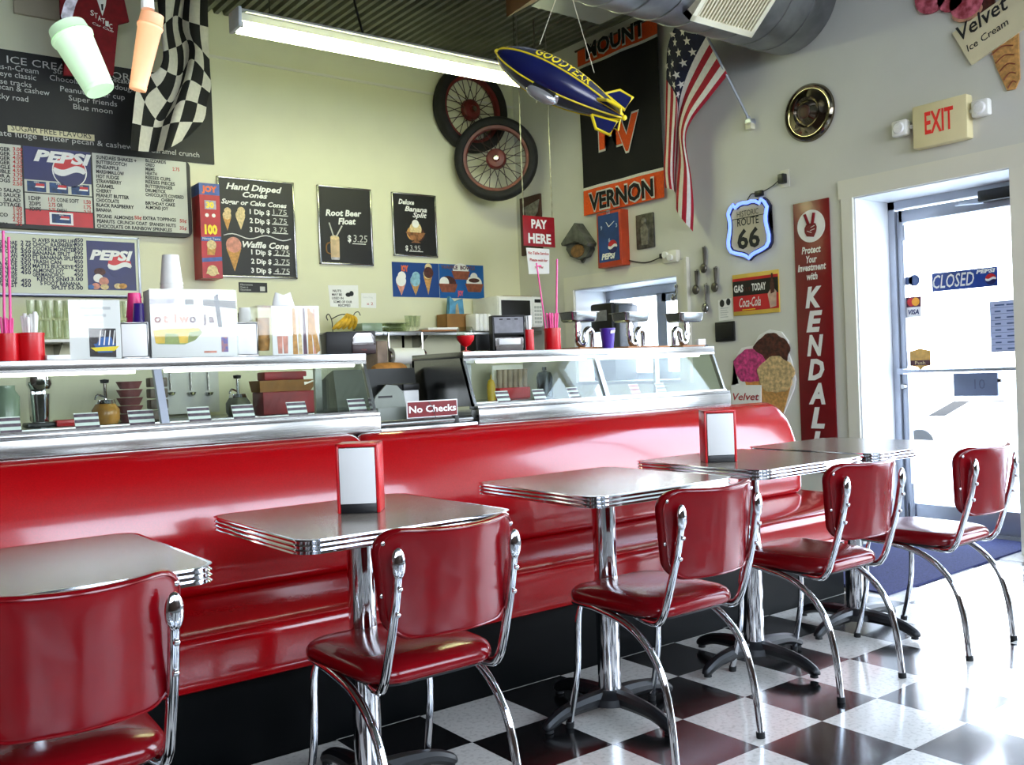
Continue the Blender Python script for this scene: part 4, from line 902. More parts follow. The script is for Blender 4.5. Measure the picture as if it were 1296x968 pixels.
m = M(); m.prism([(d1+.004, zb), (d2-.004, zb), (d2-.004, z1-.014), (d1+.004, z1-.014)], y, -.058, PBLUE); m.build('cola_panel', o)
m = M(); u = B.l(85.5, 219); globe(m, u[0], u[1], .105, y-.0006); m.build('emblem', o)
m = M(); u = B.l(40, 205); m.text('PEPSI', u[0], u[1], 12.5*k, WHITE, w=66*k, shear=.25, bold=.05, y=y-.003); m.build('brand_lettering', o)
m = M(); m.prism([(d1+.004, zc+.004), (d2-.004, zc+.004), (d2-.004, zb), (d1+.004, zb)], y, -.058, CREAMP); m.prism([(d1+.004, zd+.006), (d2-.004, zd+.006), (d2-.004, zc-.004), (d1+.004, zc-.004)], y, -.058, CREAMP); m.prism([(d1+.004, z0+e), (d2-.004, z0+e), (d2-.004, zd), (d1+.004, zd)], y, -.058, PRED)
pw = d2-d1
PB2 = mat('photo_blue', (28, 70, 128), .5, noise=(30, .4)); 
def minicard(cx, cz, w, h, white=False):
    if white: m.prism([(cx-w*.62, cz-h*.68), (cx+w*.62, cz-h*.68), (cx+w*.62, cz+h*.68), (cx-w*.62, cz+h*.68)], y-.0008, y, PAPER)
    m.prism([(cx-w/2, cz-h/2), (cx+w/2, cz-h/2), (cx+w/2, cz+h/2), (cx-w/2, cz+h/2)], y-.0014, y, PB2); m.prism([(cx-w*.05, cz+h*.05), (cx+w*.42, cz+h*.02), (cx+w*.42, cz+h*.3), (cx-w*.02, cz+h*.3)], y-.002, y, PRED); m.prism([(cx-w*.1, cz-h*.08), (cx+w*.4, cz-h*.1), (cx+w*.42, cz+h*.06), (cx-w*.05, cz+h*.06)], y-.0022, y, WHITE); m.text('PEPSI', cx-w*.0, cz+h*.32, h*.14, WHITE, 'CENTER', y=y-.002)
for q in (.18, .5, .82): minicard(d1+pw*q, (zb+zc)/2, pw*.27, (zb-zc)*.8)
minicard(d1+pw*.52, (z0+e+zd)/2, pw*.28, (zd-z0-e)*.6, True)
m.build('price_panel', o)
m = M(); mr = M(); y2 = y-.001
rows = ['1DIP', '2DIPS', '3DIPS']; zr = zc-.024
for i, t in enumerate(rows): z = zr-.012-.036*i; m.text(t, d1+pw*.06, z-.014, .026, INK, w=pw*.17, y=y2, bold=.02); mr.text(('1.75', '2.75', '3.75')[i], d1+pw*.34, z-.014, .026, REDINK, w=pw*.1, y=y2, bold=.02); m.text(('CONE SOFT', 'OR', 'DISH')[i], d1+pw*.46, z-.014, .026, INK, w=(pw*.33, pw*.09, pw*.14)[i], y=y2, bold=.02); mr.text(('1.50', '1.75', '2.25')[i], d1+pw*.86, z-.014, .026, REDINK, w=pw*.11, y=y2, bold=.02)
c1, c2 = B.l(119, 205)[0], B.l(181, 210)[0]
for i, t in enumerate(['SUNDAES SHAKES +', 'BUTTERSCOTCH', 'PINEAPPLE', 'MARSHMALLOW', 'HOT FUDGE', 'STRAWBERRY', 'CARAMEL', 'CHERRY', 'PEANUT BUTTER', 'CHOCOLATE', 'BLACK RASPBERRY', 'BANANA']): u = B.l(119, 203+6.0*i); m.text(t, u[0], u[1], 4.3*k, INK, w=len(t)*3.05*k, y=y2, bold=.03)
for i, t in enumerate(['BLIZZARDS', 'OREO', 'M&MS', 'HEATH', 'REESES CUPS', 'REESES PIECES', 'BUTTERFINGER', 'DRUMSTICK', 'CHOCOLATE COVERED', '           CHERRY', 'BIRTHDAY CAKE', 'ALMOND JOY']): u = B.l(181, 207+5.35*i); m.text(t.strip(), u[0]+(20*k if t[0] == ' ' else 0), u[1], 4.1*k, INK, w=len(t.strip())*2.9*k, y=y2, bold=.03)
for i, (t, w) in enumerate((('PECANS  ALMONDS', 44), ('PEANUTS  CRUNCH COAT  SPANISH NUTS', 98), ('CHOCOLATE OR RAINBOW SPRINKLES', 93))): u = B.l(120, 277.5+6.2*i); m.text(t, u[0], u[1]+.003, 4.2*k, INK, w=w*k, y=y2, bold=.03)
u = B.l(178, 279.5); m.text('EXTRA TOPPINGS', u[0], u[1], 4.2*k, INK, w=42*k, y=y2, bold=.03)
for t, px, py in (('2.75', 215, 218), ('50¢', 167, 279), ('50¢', 224, 283), ('35¢', 224, 292)): u = B.l(px, py); mr.text(t, u[0], u[1], 4.4*k, REDINK, w=9*k, y=y2, bold=.02)
for i, t in enumerate(['HAMBURGER', 'CHEESEBURGER', 'BURGER', 'DBL BURGER', 'SINGLE', 'DOUBLE', 'CHICKEN FLAVOR A', 'CONEY DOGS']): u = B.l(11, 194+5.6*i); m.text(t, u[0], u[1], 4.2*k, INK, 'RIGHT', y=y2, bold=.03)
for i, t in enumerate(['TACO SALAD', 'APPLE SAUCE', 'SALAD', 'COTTAGE', '', 'TACO', '', 'CHIPS']): u = B.l(24 if i < 4 else 8, 246+6.0*i); t and m.text(t, u[0], u[1], 4.2*k, INK, 'RIGHT', y=y2, bold=.03)
for i, t in enumerate(['3.00', '3.25', '4.00', '4.25', '4.00', '4.50', '3.75', '2.75', '2.50']): u = B.l(26, 194+5.4*i); mr.text(t, u[0], u[1], 4.2*k, REDINK, 'RIGHT', y=y2, bold=.02)
for i, t in enumerate(['1.00', '1.25', '2.25', '2.50', '.75']): u = B.l(26, 268+4.8*i); mr.text(t, u[0], u[1], 4.2*k, REDINK, 'RIGHT', y=y2, bold=.02)
m.build('black_lettering', o); mr.build('red_lettering', o)

# lower cola menu board
B = Face('sundae_menu_board', 'pale menu board of special sundaes below the wide framed one', 'menu board', 'y', BW, (90, 338)); o = B.o; k = B.k(90, 338)
x0, z0, x1, z1 = B.rect((0, 294), (174, 301), (176, 378), (0, 375)); x0 = x1-1.6
m = M(); m.box((x0, -.05, z0), (x1, 0, z1), mat('menu_pale', (216, 220, 196), .5, noise=(4, .03))); m.build('panel', o)
m = M()
for a, b in (((x0, -.056, z0), (x1, 0, z0+.02)), ((x0, -.056, z1-.015), (x1, 0, z1)), ((x1-.015, -.056, z0), (x1, 0, z1))): m.box(a, b, ALU, .002)
m.box((x0, -.057, z0), (x1, -.02, z0+.009), mat('navy_strip', (30, 40, 80), .5, noise=(9, .1))); m.build('frame', o)
y = -.0505; a = B.rect((107, 305), (168, 309), (170, 369), (109, 367))
m = M(); m.prism([(a[0], a[1]), (a[2], a[1]), (a[2], a[3]), (a[0], a[3])], y-.001, y, PBLUE); m.build('cola_panel', o)
m = M(); u = B.l(149, 338); globe(m, u[0], u[1]+.0, 15*k, y-.0015, False); m.build('emblem', o)
m = M(); u = B.l(111, 329); m.text('PEPSI', u[0], u[1], 11.5*k, WHITE, w=53*k, shear=.25, bold=.05, y=y-.0045); m.build('brand_lettering', o)
m = M(); yy = y-.0035
for px, py, r, mt_, q in ((124, 345, 7, CHOC, .7), (122, 353, 6, WHITE, .9), (129, 357, 6, mat('print_peach'), .9), (119, 363, 5, mat('print_peach'), .8), (130, 364, 5, VANILLA, .7), (147, 363, 5, VANILLA, .7), (153, 363, 5, TAN, .7), (113, 364, 3.5, MIDBLUE, .8)): u = B.l(px, py); m.disc(u[0], u[1], r*k, yy-.0005, y, mt_, 18, r*k*q); yy -= .0004
m.build('sundae_picture', o)
m = M()
for i, (t, p_) in enumerate((('D AVES RASPFLUFF', '450'), ('CHOC. RASPBERRY', '450'), ('COOKIE MONSTER', '350'), ('BANANA SPLIT', '395'), ('FT BANANA SPLIT', '800'), ('TRASH CAN', '450'), ('MATTS BUCKEYE', '450'), ('ALMOND JOY', '450'), ('GERMANCHOC', '450'), ('KENTS SINK', '13.00'), ('5 FOOT BANANA', ''), ('SPLIT', '55.00'))):
    u = B.l(39.5 if i < 9 else 45 if i == 9 else 49 if i == 10 else 63, 307+5.45*i); m.text(t, u[0], u[1], 4.6*k, mat('navy_ink', (24, 34, 70), .6, noise=(20, .1)), w=min(len(t)*3.6, 50)*k, y=y, bold=.03)
    if p_: u = B.l(103, 307.5+5.45*i); m.text(p_, u[0], u[1], 4.6*k, mat('navy_ink'), 'RIGHT', w=len(p_)*3.6*k, y=y, bold=.03)
for i, (t, p_) in enumerate((('SUNDAE', '2 75'), ('SUNDAE', '2 75'), ('SHORTCAKE', '350'), ('CAN', '450'), ('CAKE', '350'), ('ALA MODE', '350'), ('SUNDAE', '450'), ('SUNDAE', '450'), ('BROWNIES', ''), ('SUNDAE', '450'), ('BLKFOREST', '450'))):
    u = B.l(20, 311+5.3*i); m.text(t, u[0], u[1], 4.6*k, mat('navy_ink'), 'RIGHT', w=len(t)*3.3*k, y=y, bold=.03)
    if p_: u = B.l(37.5, 311+5.3*i); m.text(p_, u[0], u[1], 4.6*k, mat('navy_ink'), 'RIGHT', w=11.5*k, y=y, bold=.03)
m.build('lettering', o)

# cone carton column
B = Face('cone_dispenser', 'tall red and blue ice cream cone carton on the wall beside the cone menu', 'cone dispenser', 'y', BW-.17, (267, 292)); o = B.o; k = B.k(267, 292)
x0, z0, x1, z1 = B.rect((250, 232), (277, 232), (284, 352), (260, 352)); w = .075; h = (z1-z0)/2
m = M(); m.box((-w, 0, z0), (w, .17, z1), mat('carton_red', (186, 24, 34), .4, noise=(8, .12))); m.build('carton', o)
m = M(); m.prism([(-w, z1-.085), (w, z1-.085), (w, z1), (-w, z1)], -.001, 0, mat('carton_blue', (60, 90, 170), .4, noise=(20, .2))); m.box((-w-.001, 0, z1-.085), (-w, .17, z1), mat('carton_blue')); m.prism([(-w, z0+.27), (w, z0+.275), (w, z0+.31), (-w, z0+.3)], -.001, 0, mat('carton_blue')); m.prism([(-w, z0+.115), (w, z0+.13), (w, z0+.16), (-w, z0+.145)], -.001, 0, mat('carton_blue'))
m.prism([(-.04, z1-.19), (.045, z1-.19), (.045, z1-.125), (-.04, z1-.125)], -.001, 0, mat('photo_pale')); m.build('printed_band', o)
m = M(); m.text('JOY', 0, z1-.062, .04, mat('joy_orange', (240, 110, 40), .5, noise=(9, .1)), 'CENTER', bold=.06, y=-.001); m.build('brand_lettering', o)
m = M(); m.text('30', 0, z1-.178, .04, YELLOW, 'CENTER', bold=.05, y=-.001); m.text('100', 0, z1-.37, .062, YELLOW, 'CENTER', w=.095, bold=.06, y=-.001); m.build('number_lettering', o)
m = M(); m.text('Novel Taste', 0, z0+.282, .016, WHITE, 'CENTER', w=.13, y=-.002)
m.disc(-.025, z1-.235, .014, -.001, 0, WHITE); m.disc(.025, z1-.235, .014, -.001, 0, WHITE)
m.prism([(-.035, z0+.17), (.02, z0+.17), (.035, z0+.24), (-.03, z0+.24)], -.0014, 0, TAN); m.disc(0, z0+.245, .035, -.0018, 0, VANILLA); m.disc(0, z0+.055, .04, -.0018, 0, VANILLA); m.prism([(-.05, z0+.03), (.05, z0+.03), (.04, z0+.05), (-.04, z0+.05)], -.0022, 0, VANILLA); m.build('cone_picture', o)

# black framed menus
SCR = dict(shear=.28, bold=.03)
def cone_pic(m, x, z, w, h, y, cone=TAN, ball=VANILLA, two=True):
    m.prism([(x, z), (x+w*.5, z+h*.6), (x-w*.5, z+h*.6)], y-.0006, y, cone); m.disc(x, z+h*.68, w*.5, y-.001, y, ball, 20)
    if two: m.disc(x+w*.1, z+h*.88, w*.4, y-.0014, y, ball, 20)
B = Face('cone_menu', 'black framed Hand Dipped Cones menu beside the red cone carton', 'menu sign', 'y', BW, (322, 290)); o = B.o; k = B.k(322, 290)
x0, z0, x1, z1 = B.rect((271, 222), (371, 232), (375, 354), (281, 350)); x0 = min(x0, B.l(276, 290)[0]); y = board(B, x0, z0, x1, z1, .022, STEEL, .014, BLACK)-.0005
m = M()
def tx(t, px, py, cap, wpx, **kw): u = B.l(px, py); m.text(t, u[0], u[1], cap*B.k(px, py), kw.pop('mt', WHITE), kw.pop('al', 'LEFT'), w=wpx*B.k(px, py), y=y, **kw)
tx('Hand Dipped', 285, 239, 7.5, 75, **SCR); tx('Cones', 306, 249.5, 6.5, 33, **SCR); tx('Sugar or Cake Cones', 279, 257.5, 6, 88, **SCR)
for i, t in enumerate(('1 Dip $', '2 Dip $', '3 Dip $')): tx(t, 315, 271+11.3*i, 6, 27, bold=.03); tx(t, 317, 322+11.6*i, 6, 27, bold=.03)
tx('Waffle Cone', 306, 313, 7.5, 62, **SCR); m.build('lettering', o)
m = M()
for i, t in enumerate(('1.75', '2.75', '3.75')): tx(t, 345, 271.5+11.3*i, 6.5, 18, mt=gy)
for i, t in enumerate(('2.75', '3.75', '4.75')): tx(t, 347, 323+11.6*i, 6.5, 20, mt=gy)
for i in range(3):
    for bx, by, dy in ((343, 273, 11.3), (345, 324, 11.6)): u = B.l(bx, by+dy*i); m.prism([(u[0], u[1]), (u[0]+22*k, u[1]), (u[0]+22*k, u[1]+.006), (u[0], u[1]+.006)], y-.0005, y, WHITE)
u = B.l(282, 298); v = B.l(367, 303); m.tube([(u[0]+(v[0]-u[0])*q/16, y-.001, u[1]+(v[1]-u[1])*q/16+.016*math.sin(q*PI/4)) for q in range(17)], .004, WHITE, 6); m.build('handwriting', o)
m = M(); u = B.l(287, 292); cone_pic(m, u[0], u[1], .066, .17, y, TAN, VANILLA); u = B.l(304, 291); cone_pic(m, u[0], u[1], .075, .165, y, VANILLA, VANILLA); u = B.l(301, 344); cone_pic(m, u[0]-.03, u[1], .12, .3, y, TAN, mat('print_peach'), False); m.build('cone_picture', o)

B = Face('float_menu', 'black framed Root Beer Float sign in the middle of the back wall', 'menu sign', 'y', BW, (436, 286)); o = B.o
x0, z0, x1, z1 = B.rect((400, 234), (468, 240), (472, 337), (404, 334)); y = board(B, x0, z0, x1, z1, .022, STEEL, .014, BLACK)-.0005
m = M(); tx('Root Beer', 411, 273, 7.5, 51, shear=.2, bold=.035, rot=.04); tx('Float', 427, 284, 7.5, 25, shear=.2, bold=.035, rot=.05); tx('$', 439, 306, 8, 5, bold=.03); m.build('lettering', o)
m = M(); tx('3.25', 446, 306.5, 9, 20, mt=gy, shear=.1); u = B.l(445, 309); kk = B.k(445, 309); m.prism([(u[0], u[1]), (u[0]+19*kk, u[1]), (u[0]+19*kk, u[1]+.006), (u[0], u[1]+.006)], y-.0005, y, WHITE); m.build('handwriting', o)
m = M(); a = B.l(423, 315); w = 6*kk; FLT = mat('float_tan', (212, 184, 146), .5, noise=(20, .12)); m.prism([(a[0]-w, a[1]-.075), (a[0]+w, a[1]-.075), (a[0]+w*1.05, a[1]+.09), (a[0]-w, a[1]+.09)], y-.0008, y, FLT); m.disc(a[0], a[1]+.09, w*1.0, y-.001, y, VANILLA, 20, w*.5); m.prism([(a[0]-w*.9, a[1]-.09), (a[0]+w*.9, a[1]-.09), (a[0]+w, a[1]-.07), (a[0]-w, a[1]-.07)], y-.0009, y, mat('photo_pale'))
m.tube([(a[0]-w, y-.001, a[1]+.05), (a[0]-w*1.9, y-.001, a[1]+.03), (a[0]-w*1.9, y-.001, a[1]-.03), (a[0]-w, y-.001, a[1]-.045)], .006, CARD, 6, smooth=3); m.tube([(a[0]-.01, y-.001, a[1]+.1), (a[0]-.045, y-.001, a[1]+.21)], .006, gy, 6); m.tube([(a[0]+.015, y-.001, a[1]+.1), (a[0]+.07, y-.001, a[1]+.19)], .006, gy, 6); m.build('float_picture', o)

B = Face('split_menu', 'black framed Deluxe Banana Split sign above the blue posters', 'menu sign', 'y', BW, (525, 286)); o = B.o
x0, z0, x1, z1 = B.rect((494, 243), (550, 248), (553, 327), (498, 323)); y = board(B, x0, z0, x1, z1, .022, STEEL, .014, BLACK)-.0005
m = M(); tx('Deluxe', 503, 258, 6, 23, **SCR); tx('Banana', 511, 267, 6, 33, **SCR); tx('Split', 521, 275, 6, 21, **SCR); tx('$', 512, 317, 6, 4, bold=.03); m.build('lettering', o)
m = M(); tx('3.95', 518, 317, 6.5, 15, mt=gy); u = B.l(517, 318.5); m.prism([(u[0], u[1]), (u[0]+21*kk, u[1]), (u[0]+21*kk, u[1]+.006), (u[0], u[1]+.006)], y-.0005, y, WHITE); m.build('handwriting', o)
m = M(); a = B.l(525, 296); m.disc(a[0]-.03, a[1]-.0, .06, y-.0006, y, TAN, 18); m.disc(a[0]+.03, a[1]-.005, .06, y-.0008, y, CHOC, 18); m.disc(a[0], a[1]+.04, .06, y-.0012, y, VANILLA, 18); m.disc(a[0], a[1]+.085, .035, y-.0014, y, WHITE, 18); m.prism([(a[0]-.1, a[1]+.01), (a[0]+.1, a[1]+.01), (a[0]+.04, a[1]-.06), (a[0]-.04, a[1]-.06)], y-.0016, y, mat('split_glass', (176, 120, 80), .3, noise=(30, .4))); m.prism([(a[0]-.05, a[1]-.08), (a[0]+.05, a[1]-.08), (a[0]+.015, a[1]-.06), (a[0]-.015, a[1]-.06)], y-.0016, y, mat('split_glass')); m.build('split_picture', o)

# blue posters
B = Face('cone_poster', 'blue poster of three cones, left of the pair', 'poster', 'y', BW, (526, 354)); o = B.o; kk = B.k(526, 354)
x0, z0, x1, z1 = B.rect((496, 331), (555, 334), (556, 377), (497, 375)); y = -.003
m = M(); m.box((x0, y, z0), (x1, 0, z1), mat('poster_navy', (14, 66, 140), .4, noise=(4, .12))); m.build('sheet', o)
m = M(); tx('JOY', 507, 343, 7, 11, mt=mat('joy_orange'), bold=.06); m.build('lettering', o)
m = M()
for px, py, bl in ((508, 374, WHITE), (526, 374, mat('ice_blue', (150, 200, 220), .5, noise=(30, .2))), (542, 373, VANILLA)): u = B.l(px, py); cone_pic(m, u[0], u[1]-.0, .1 if px != 542 else .09, .19 if px != 542 else .27, y, TAN if px != 508 else mat('print_peach'), bl); 
u = B.l(542, 345); m.disc(u[0], u[1], .05, y-.002, y, CHOC, 18); m.build('cone_picture', o)
B = Face('bowl_poster', 'bright blue waffle bowl poster, right of the pair', 'poster', 'y', BW, (584, 356)); o = B.o
x0, z0, x1, z1 = B.rect((556, 333), (612, 337), (612, 378), (556, 377))
m = M(); m.box((x0, y, z0), (x1, 0, z1), MIDBLUE); m.build('sheet', o)
m = M(); tx('WAFFLE  BOWLS', 558, 340, 4.5, 52, mt=mat('print_plum'), bold=.05); tx('JOY', 579, 374, 6, 9, mt=mat('print_coral', (240, 90, 90), .5, noise=(9, .1)), bold=.05); m.build('lettering', o)
m = M()
for px, py, bl in ((583, 346, WHITE), (567, 362, CHOC), (600, 362, WHITE)):
    u = B.l(px, py); m.disc(u[0], u[1]+.03, .085, y-.0008, y, bl, 20, .06); 
    if px == 567: m.disc(u[0]-.04, u[1]+.03, .05, y-.001, y, WHITE, 18)
    if px == 600: m.disc(u[0], u[1]+.08, .04, y-.001, y, WHITE, 18); m.disc(u[0], u[1]+.05, .06, y-.0012, y, CHOC, 18, .02)
    m.prism([(u[0]-.1, u[1]+.02), (u[0]+.1, u[1]+.02), (u[0]+.07, u[1]-.055), (u[0]-.07, u[1]-.055)], y-.0016, y, mat('bowl_brown', (150, 80, 56), .6, noise=(30, .2)))
m.build('bowl_picture', o)

# small notices
B = Face('black_notice', 'small black notice plate below the cone menu', 'notice', 'y', BW, (320, 364)); o = B.o
x0, z0, x1, z1 = B.rect((302, 356), (338, 359), (338, 371), (302, 369)); y = -.004
m = M(); m.box((x0, y, z0), (x1, 0, z1), BLACK); m.build('plate', o); m = M()
for i, (t, w) in enumerate((('Microwave', 16), ('Oven in', 10), ('Operation', 14))): tx(t, 304, 361.2+3.2*i, 2.4, w, mt=gy)
u = B.l(332, 366); m.prism([(u[0]-.02, u[1]-.015), (u[0]+.02, u[1]-.015), (u[0]+.02, u[1]+.02), (u[0]-.02, u[1]+.02)], y-.001, y, gy); m.build('lettering', o)
B = Face('nut_notice', 'white paper notice about nuts on the wall above the bananas', 'notice', 'y', BW, (434, 375)); o = B.o; y = -.002
q = B.poly(((415, 361), (453, 361), (454, 390), (418, 388))); m = M(); m.prism(q, y, 0, PAPER); m.build('paper', o); m = M()
for i, (t, a, w) in enumerate((('NUTS', 421, 12), ('MAY BE', 420, 14), ('USED IN', 420, 16), ('SOME OF OUR', 422, 26), ('RECIPES!', 428, 17))): tx(t, a, 369.5+4.6*i, 3, w, mt=INK, bold=.02)
u = B.l(442, 373); m.disc(u[0]-.01, u[1], .025, y-.001, y, INK, 12, .018); m.disc(u[0]+.02, u[1]+.01, .02, y-.001, y, INK, 12, .022); m.build('lettering', o)
B = Face('small_notice', 'small white note right of the nut notice', 'notice', 'y', BW, (466, 380)); o = B.o
q = B.poly(((457, 371), (476, 371), (476, 390), (457, 389))); m = M(); m.prism(q, y, 0, PAPER); m.build('paper', o); m = M(); tx('Corn Dog', 459, 377, 2.2, 14, mt=gm); tx('x 2', 464, 386, 3.5, 9, mt=REDINK); m.build('lettering', o)
B = Face('beige_panel', 'plain beige panel high on the back wall above the flavour board', 'panel', 'y', BW, (46, 10)); x0, z0, x1, z1 = B.rect((16, -10), (79, -2), (79, 28), (17, 18)); m = M(); m.box((x0, -.03, z0), (x1, 0, z1), mat('beige_panel', (186, 176, 150), .6, noise=(6, .05)), .003); m.build('panel', B.o)
# ================================================================== door wall: signs and ornaments
XW = XR
def Rf(name, label, cat, c, x=XW, group=None): return Face(name, label, cat, 'x', x, c, group)
# banner
B = Rf('school_banner', 'long black and orange school banner hanging beside the American flag', 'banner', (788, 152), XW-.02); o = B.o
x0, z0, x1, z1 = B.rect((735, 55), (835, 28), (840, 247), (737, 277)); za = B.l(787, 66)[1]; zb = B.l(788, 227)[1]
wav = lambda x, z: -.012-.006*math.sin(x*14+z*2)-.004*math.sin(z*5)
m = M(); BCL = mat('black_cloth', (14, 13, 13), .85, noise=(60, .2)); WCL = mat('white_cloth', (226, 224, 216), .85, noise=(60, .05)); 
def bm_(u, v):
    z = z1+(z0-z1)*v
    return ORANGE if z > za+.02 or z < zb-.02 else WCL if z > za-.02 and False else BCL if za-.0 > z > zb+.0 else WCL
nv = 60
def ban(u, v):
    x = x0+(x1-x0)*u; z = z1+(z0-z1)*v; return (x, wav(x, z), z)
m.grid(ban, 20, nv, bm_); m.build('cloth', o)
m = M()
for t, za_, zb_, ws in (('MOUNT', za+.055, .12, .74), ('VERNON', zb-.195, .13, .8)):
    cx = (x0+x1)/2; w = (x1-x0)*ws
    m.text(t, cx, za_-.008, zb_+.016, WCL, 'CENTER', w=w+.02, bold=.06, y=-.026); m.text(t, cx, za_, zb_, BCL, 'CENTER', w=w, bold=.035, y=-.029)
m.build('lettering', o)
m = M(); a = B.l(790, 178); 
for t, dx, dz in (('M', -.13, -.02), ('V', .06, -.09)):
    m.text(t, a[0]+dx, a[1]+dz, .27, WCL, 'CENTER', w=.3, bold=.06, y=-.026-.003*(t == 'V')); m.text(t, a[0]+dx, a[1]+dz+.008, .254, ORANGE, 'CENTER', w=.275, bold=.04, y=-.0285-.003*(t == 'V'))
m.build('emblem', o)
m = M(); m.tube([(x0-.03, -.01, z1), (x1+.03, -.01, z1)], .01, DWOOD, 8); m.build('hanging_rod', o)
# wire wheels in the corner
def wheel(name, label, c, nrm, R, hubcol):
    r = thing(name, label, 'wheel', c, 0, 'old wire-spoked wheels high in the corner')
    q = Vector((0, 0, 1)).rotation_difference(Vector(nrm).normalized()).to_matrix()
    m = M(); prof = [(R*.78, -.03), (R*.8, -.05), (R*.9, -.062), (R*.97, -.05), (R, -.025), (R, .025), (R*.97, .05), (R*.9, .062), (R*.8, .05), (R*.78, .03)]; m.lathe(prof, mat('tyre_rubber', (22, 21, 20), .75, noise=(30, .25), bump=(40, .3)), n=56, ax=q); m.build('tyre', r, 50)
    m = M(); m.lathe([(R*.79, -.034), (R*.72, -.03), (R*.7, -.012), (R*.7, .012), (R*.72, .03), (R*.79, .034)], hubcol, n=48, ax=q); m.build('rim', r)
    m = M(); m.lathe([(0, .05), (R*.07, .05), (R*.09, .035), (R*.2, .03), (R*.24, .015), (R*.25, -.02), (0, -.03)], hubcol, n=30, ax=q); m.lathe([(0, .062), (R*.06, .06), (R*.065, .045)], STEEL, n=18, ax=q); m.build('hub', r)
    m = M()
    for k in range(30):
        a = 2*PI*k/30; b = a+(.42 if k % 2 else -.42); z = .02 if k % 4 < 2 else -.015; m.tube([q @ Vector((R*.22*math.cos(b), R*.22*math.sin(b), z)), q @ Vector((R*.71*math.cos(a), R*.71*math.sin(a), 0))], .0035, mat('spoke_dark', (52, 26, 22), .5, noise=(20, .2)), 6)
    m.build('spokes', r); return r
HUB = mat('maroon_paint', (112, 30, 28), .45, noise=(14, .2))
wheel('wire_wheel', 'upper old wire wheel with red rim, partly behind the ceiling light', at(596, 139, y=4.905), (0, -1, 0), .385, HUB)
wheel('wire_wheel', 'lower old wire wheel with red rim, leaning across the room corner', at(628, 201, y=4.66), (-.62, -.78, .0), .37, HUB)
# plaque, birdhouse, clock, metal picture
B = Rf('wood_plaque', 'dark wooden plaque behind the hanging pay sign near the corner', 'plaque', (674, 284)); x0, z0, x1, z1 = B.rect((660, 247), (687, 249), (687, 322), (662, 322)); m = M(); m.box((x0, -.025, z0), (x1, 0, z1), DWOOD, .006); m.build('panel', B.o)
m = M(); u = B.l(676, 262); m.prism([(u[0]-.1, u[1]+.01), (u[0]+.11, u[1]+.05), (u[0]+.08, u[1]-.06), (u[0]+.03, u[1]-.1), (u[0]-.08, u[1]-.09)], -.035, -.025, mat('pewter', (150, 148, 138), .4, .5, noise=(30, .3), bump=(30, .5))); m.build('metal_ornament', B.o)
B = Rf('wall_birdhouse', 'grey pointed wooden bird feeder left of the blue cola clock', 'bird feeder', (738, 305)); o = B.o
pk = lambda l: B.poly(l)
m = M(); m.prism(pk(((738, 283), (755, 308), (754, 312), (738, 306), (722, 312), (721, 309))), -.1, -.0, mat('weathered_wood', (104, 106, 98), .85, noise=(14, .3))); m.build('roof', o)
m = M(); m.prism(pk(((724, 309), (752, 309), (753, 316), (748, 325), (738, 329), (728, 325), (723, 316))), -.06, 0, mat('weathered_wood')); m.prism(pk(((736, 328), (742, 328), (739, 333))), -.02, 0, mat('weathered_wood')); m.build('body', o)
m = M(); u = B.l(738, 318); m.disc(u[0], u[1], .085, -.068, -.058, mat('feeder_tan', (150, 110, 66), .8, noise=(30, .3)), 24, .055); m.build('opening', o)
B = Rf('cola_clock', 'orange-sided box clock with blue cola face under the school banner', 'clock', (771, 302), XW-.09); o = B.o
x0, z0, x1, z1 = B.rect((757, 270), (785, 268), (785, 334), (757, 337)); m = M(); m.box((x0-.012, -.0, z0-.012), (x1+.012, .09, z1+.012), mat('clock_orange', (196, 66, 28), .45, noise=(9, .12)), .004); m.build('case', o)
m = M(); m.box((x0+.008, -.003, z0+.03), (x1-.012, .0, z1-.01), mat('clock_blue', (24, 70, 140), .35, noise=(5, .3))); m.build('dial', o)
m = M(); u = B.l(771, 287); 
for a, l in ((.5, .075), (2.2, .05)): m.tube([(u[0], -.006, u[1]), (u[0]+l*math.cos(a), -.006, u[1]+l*math.sin(a))], .003, WHITE, 6)
m.build('clock_hand', o)
m = M()
for t, dx, dz in (('12', 0, .12), ('3', .09, 0), ('6', 0, -.11), ('9', -.09, 0)): m.text(t, u[0]+dx, u[1]+dz-.015, .032, mat('pale_blue_ink', (170, 190, 220), .5, noise=(9, .05)), 'CENTER', bold=.03, y=-.004)
v = B.l(762, 329); m.text('PEPSI', v[0], v[1], .045, WHITE, w=.165, shear=.25, bold=.05, y=-.004); m.build('lettering', o)
m = M(); u = B.l(776, 312); globe(m, u[0], u[1], .055, -.004, False); m.build('emblem', o)
B = Rf('metal_picture', 'small embossed grey metal picture right of the cola clock', 'picture', (818, 292)); x0, z0, x1, z1 = B.rect((807, 271), (829, 270), (829, 314), (807, 315)); mm = mat('pewter_dark', (104, 102, 94), .4, .5, noise=(26, .4), bump=(26, .6)); m = M(); m.box((x0, -.02, z0), (x1, 0, z1), mm, .006); m.build('plate', B.o)
m = M(); cx, cz = (x0+x1)/2, (z0+z1)/2
m.prism([(cx-.03, cz-.11), (cx+.04, cz-.11), (cx+.05, cz), (cx+.02, cz+.06), (cx-.04, cz+.03)], -.028, -.02, mat('pewter')); m.ball((cx, -.024, cz+.08), .028, mat('pewter'), 14, 8, (1, .4, 1)); m.build('relief_figure', B.o)
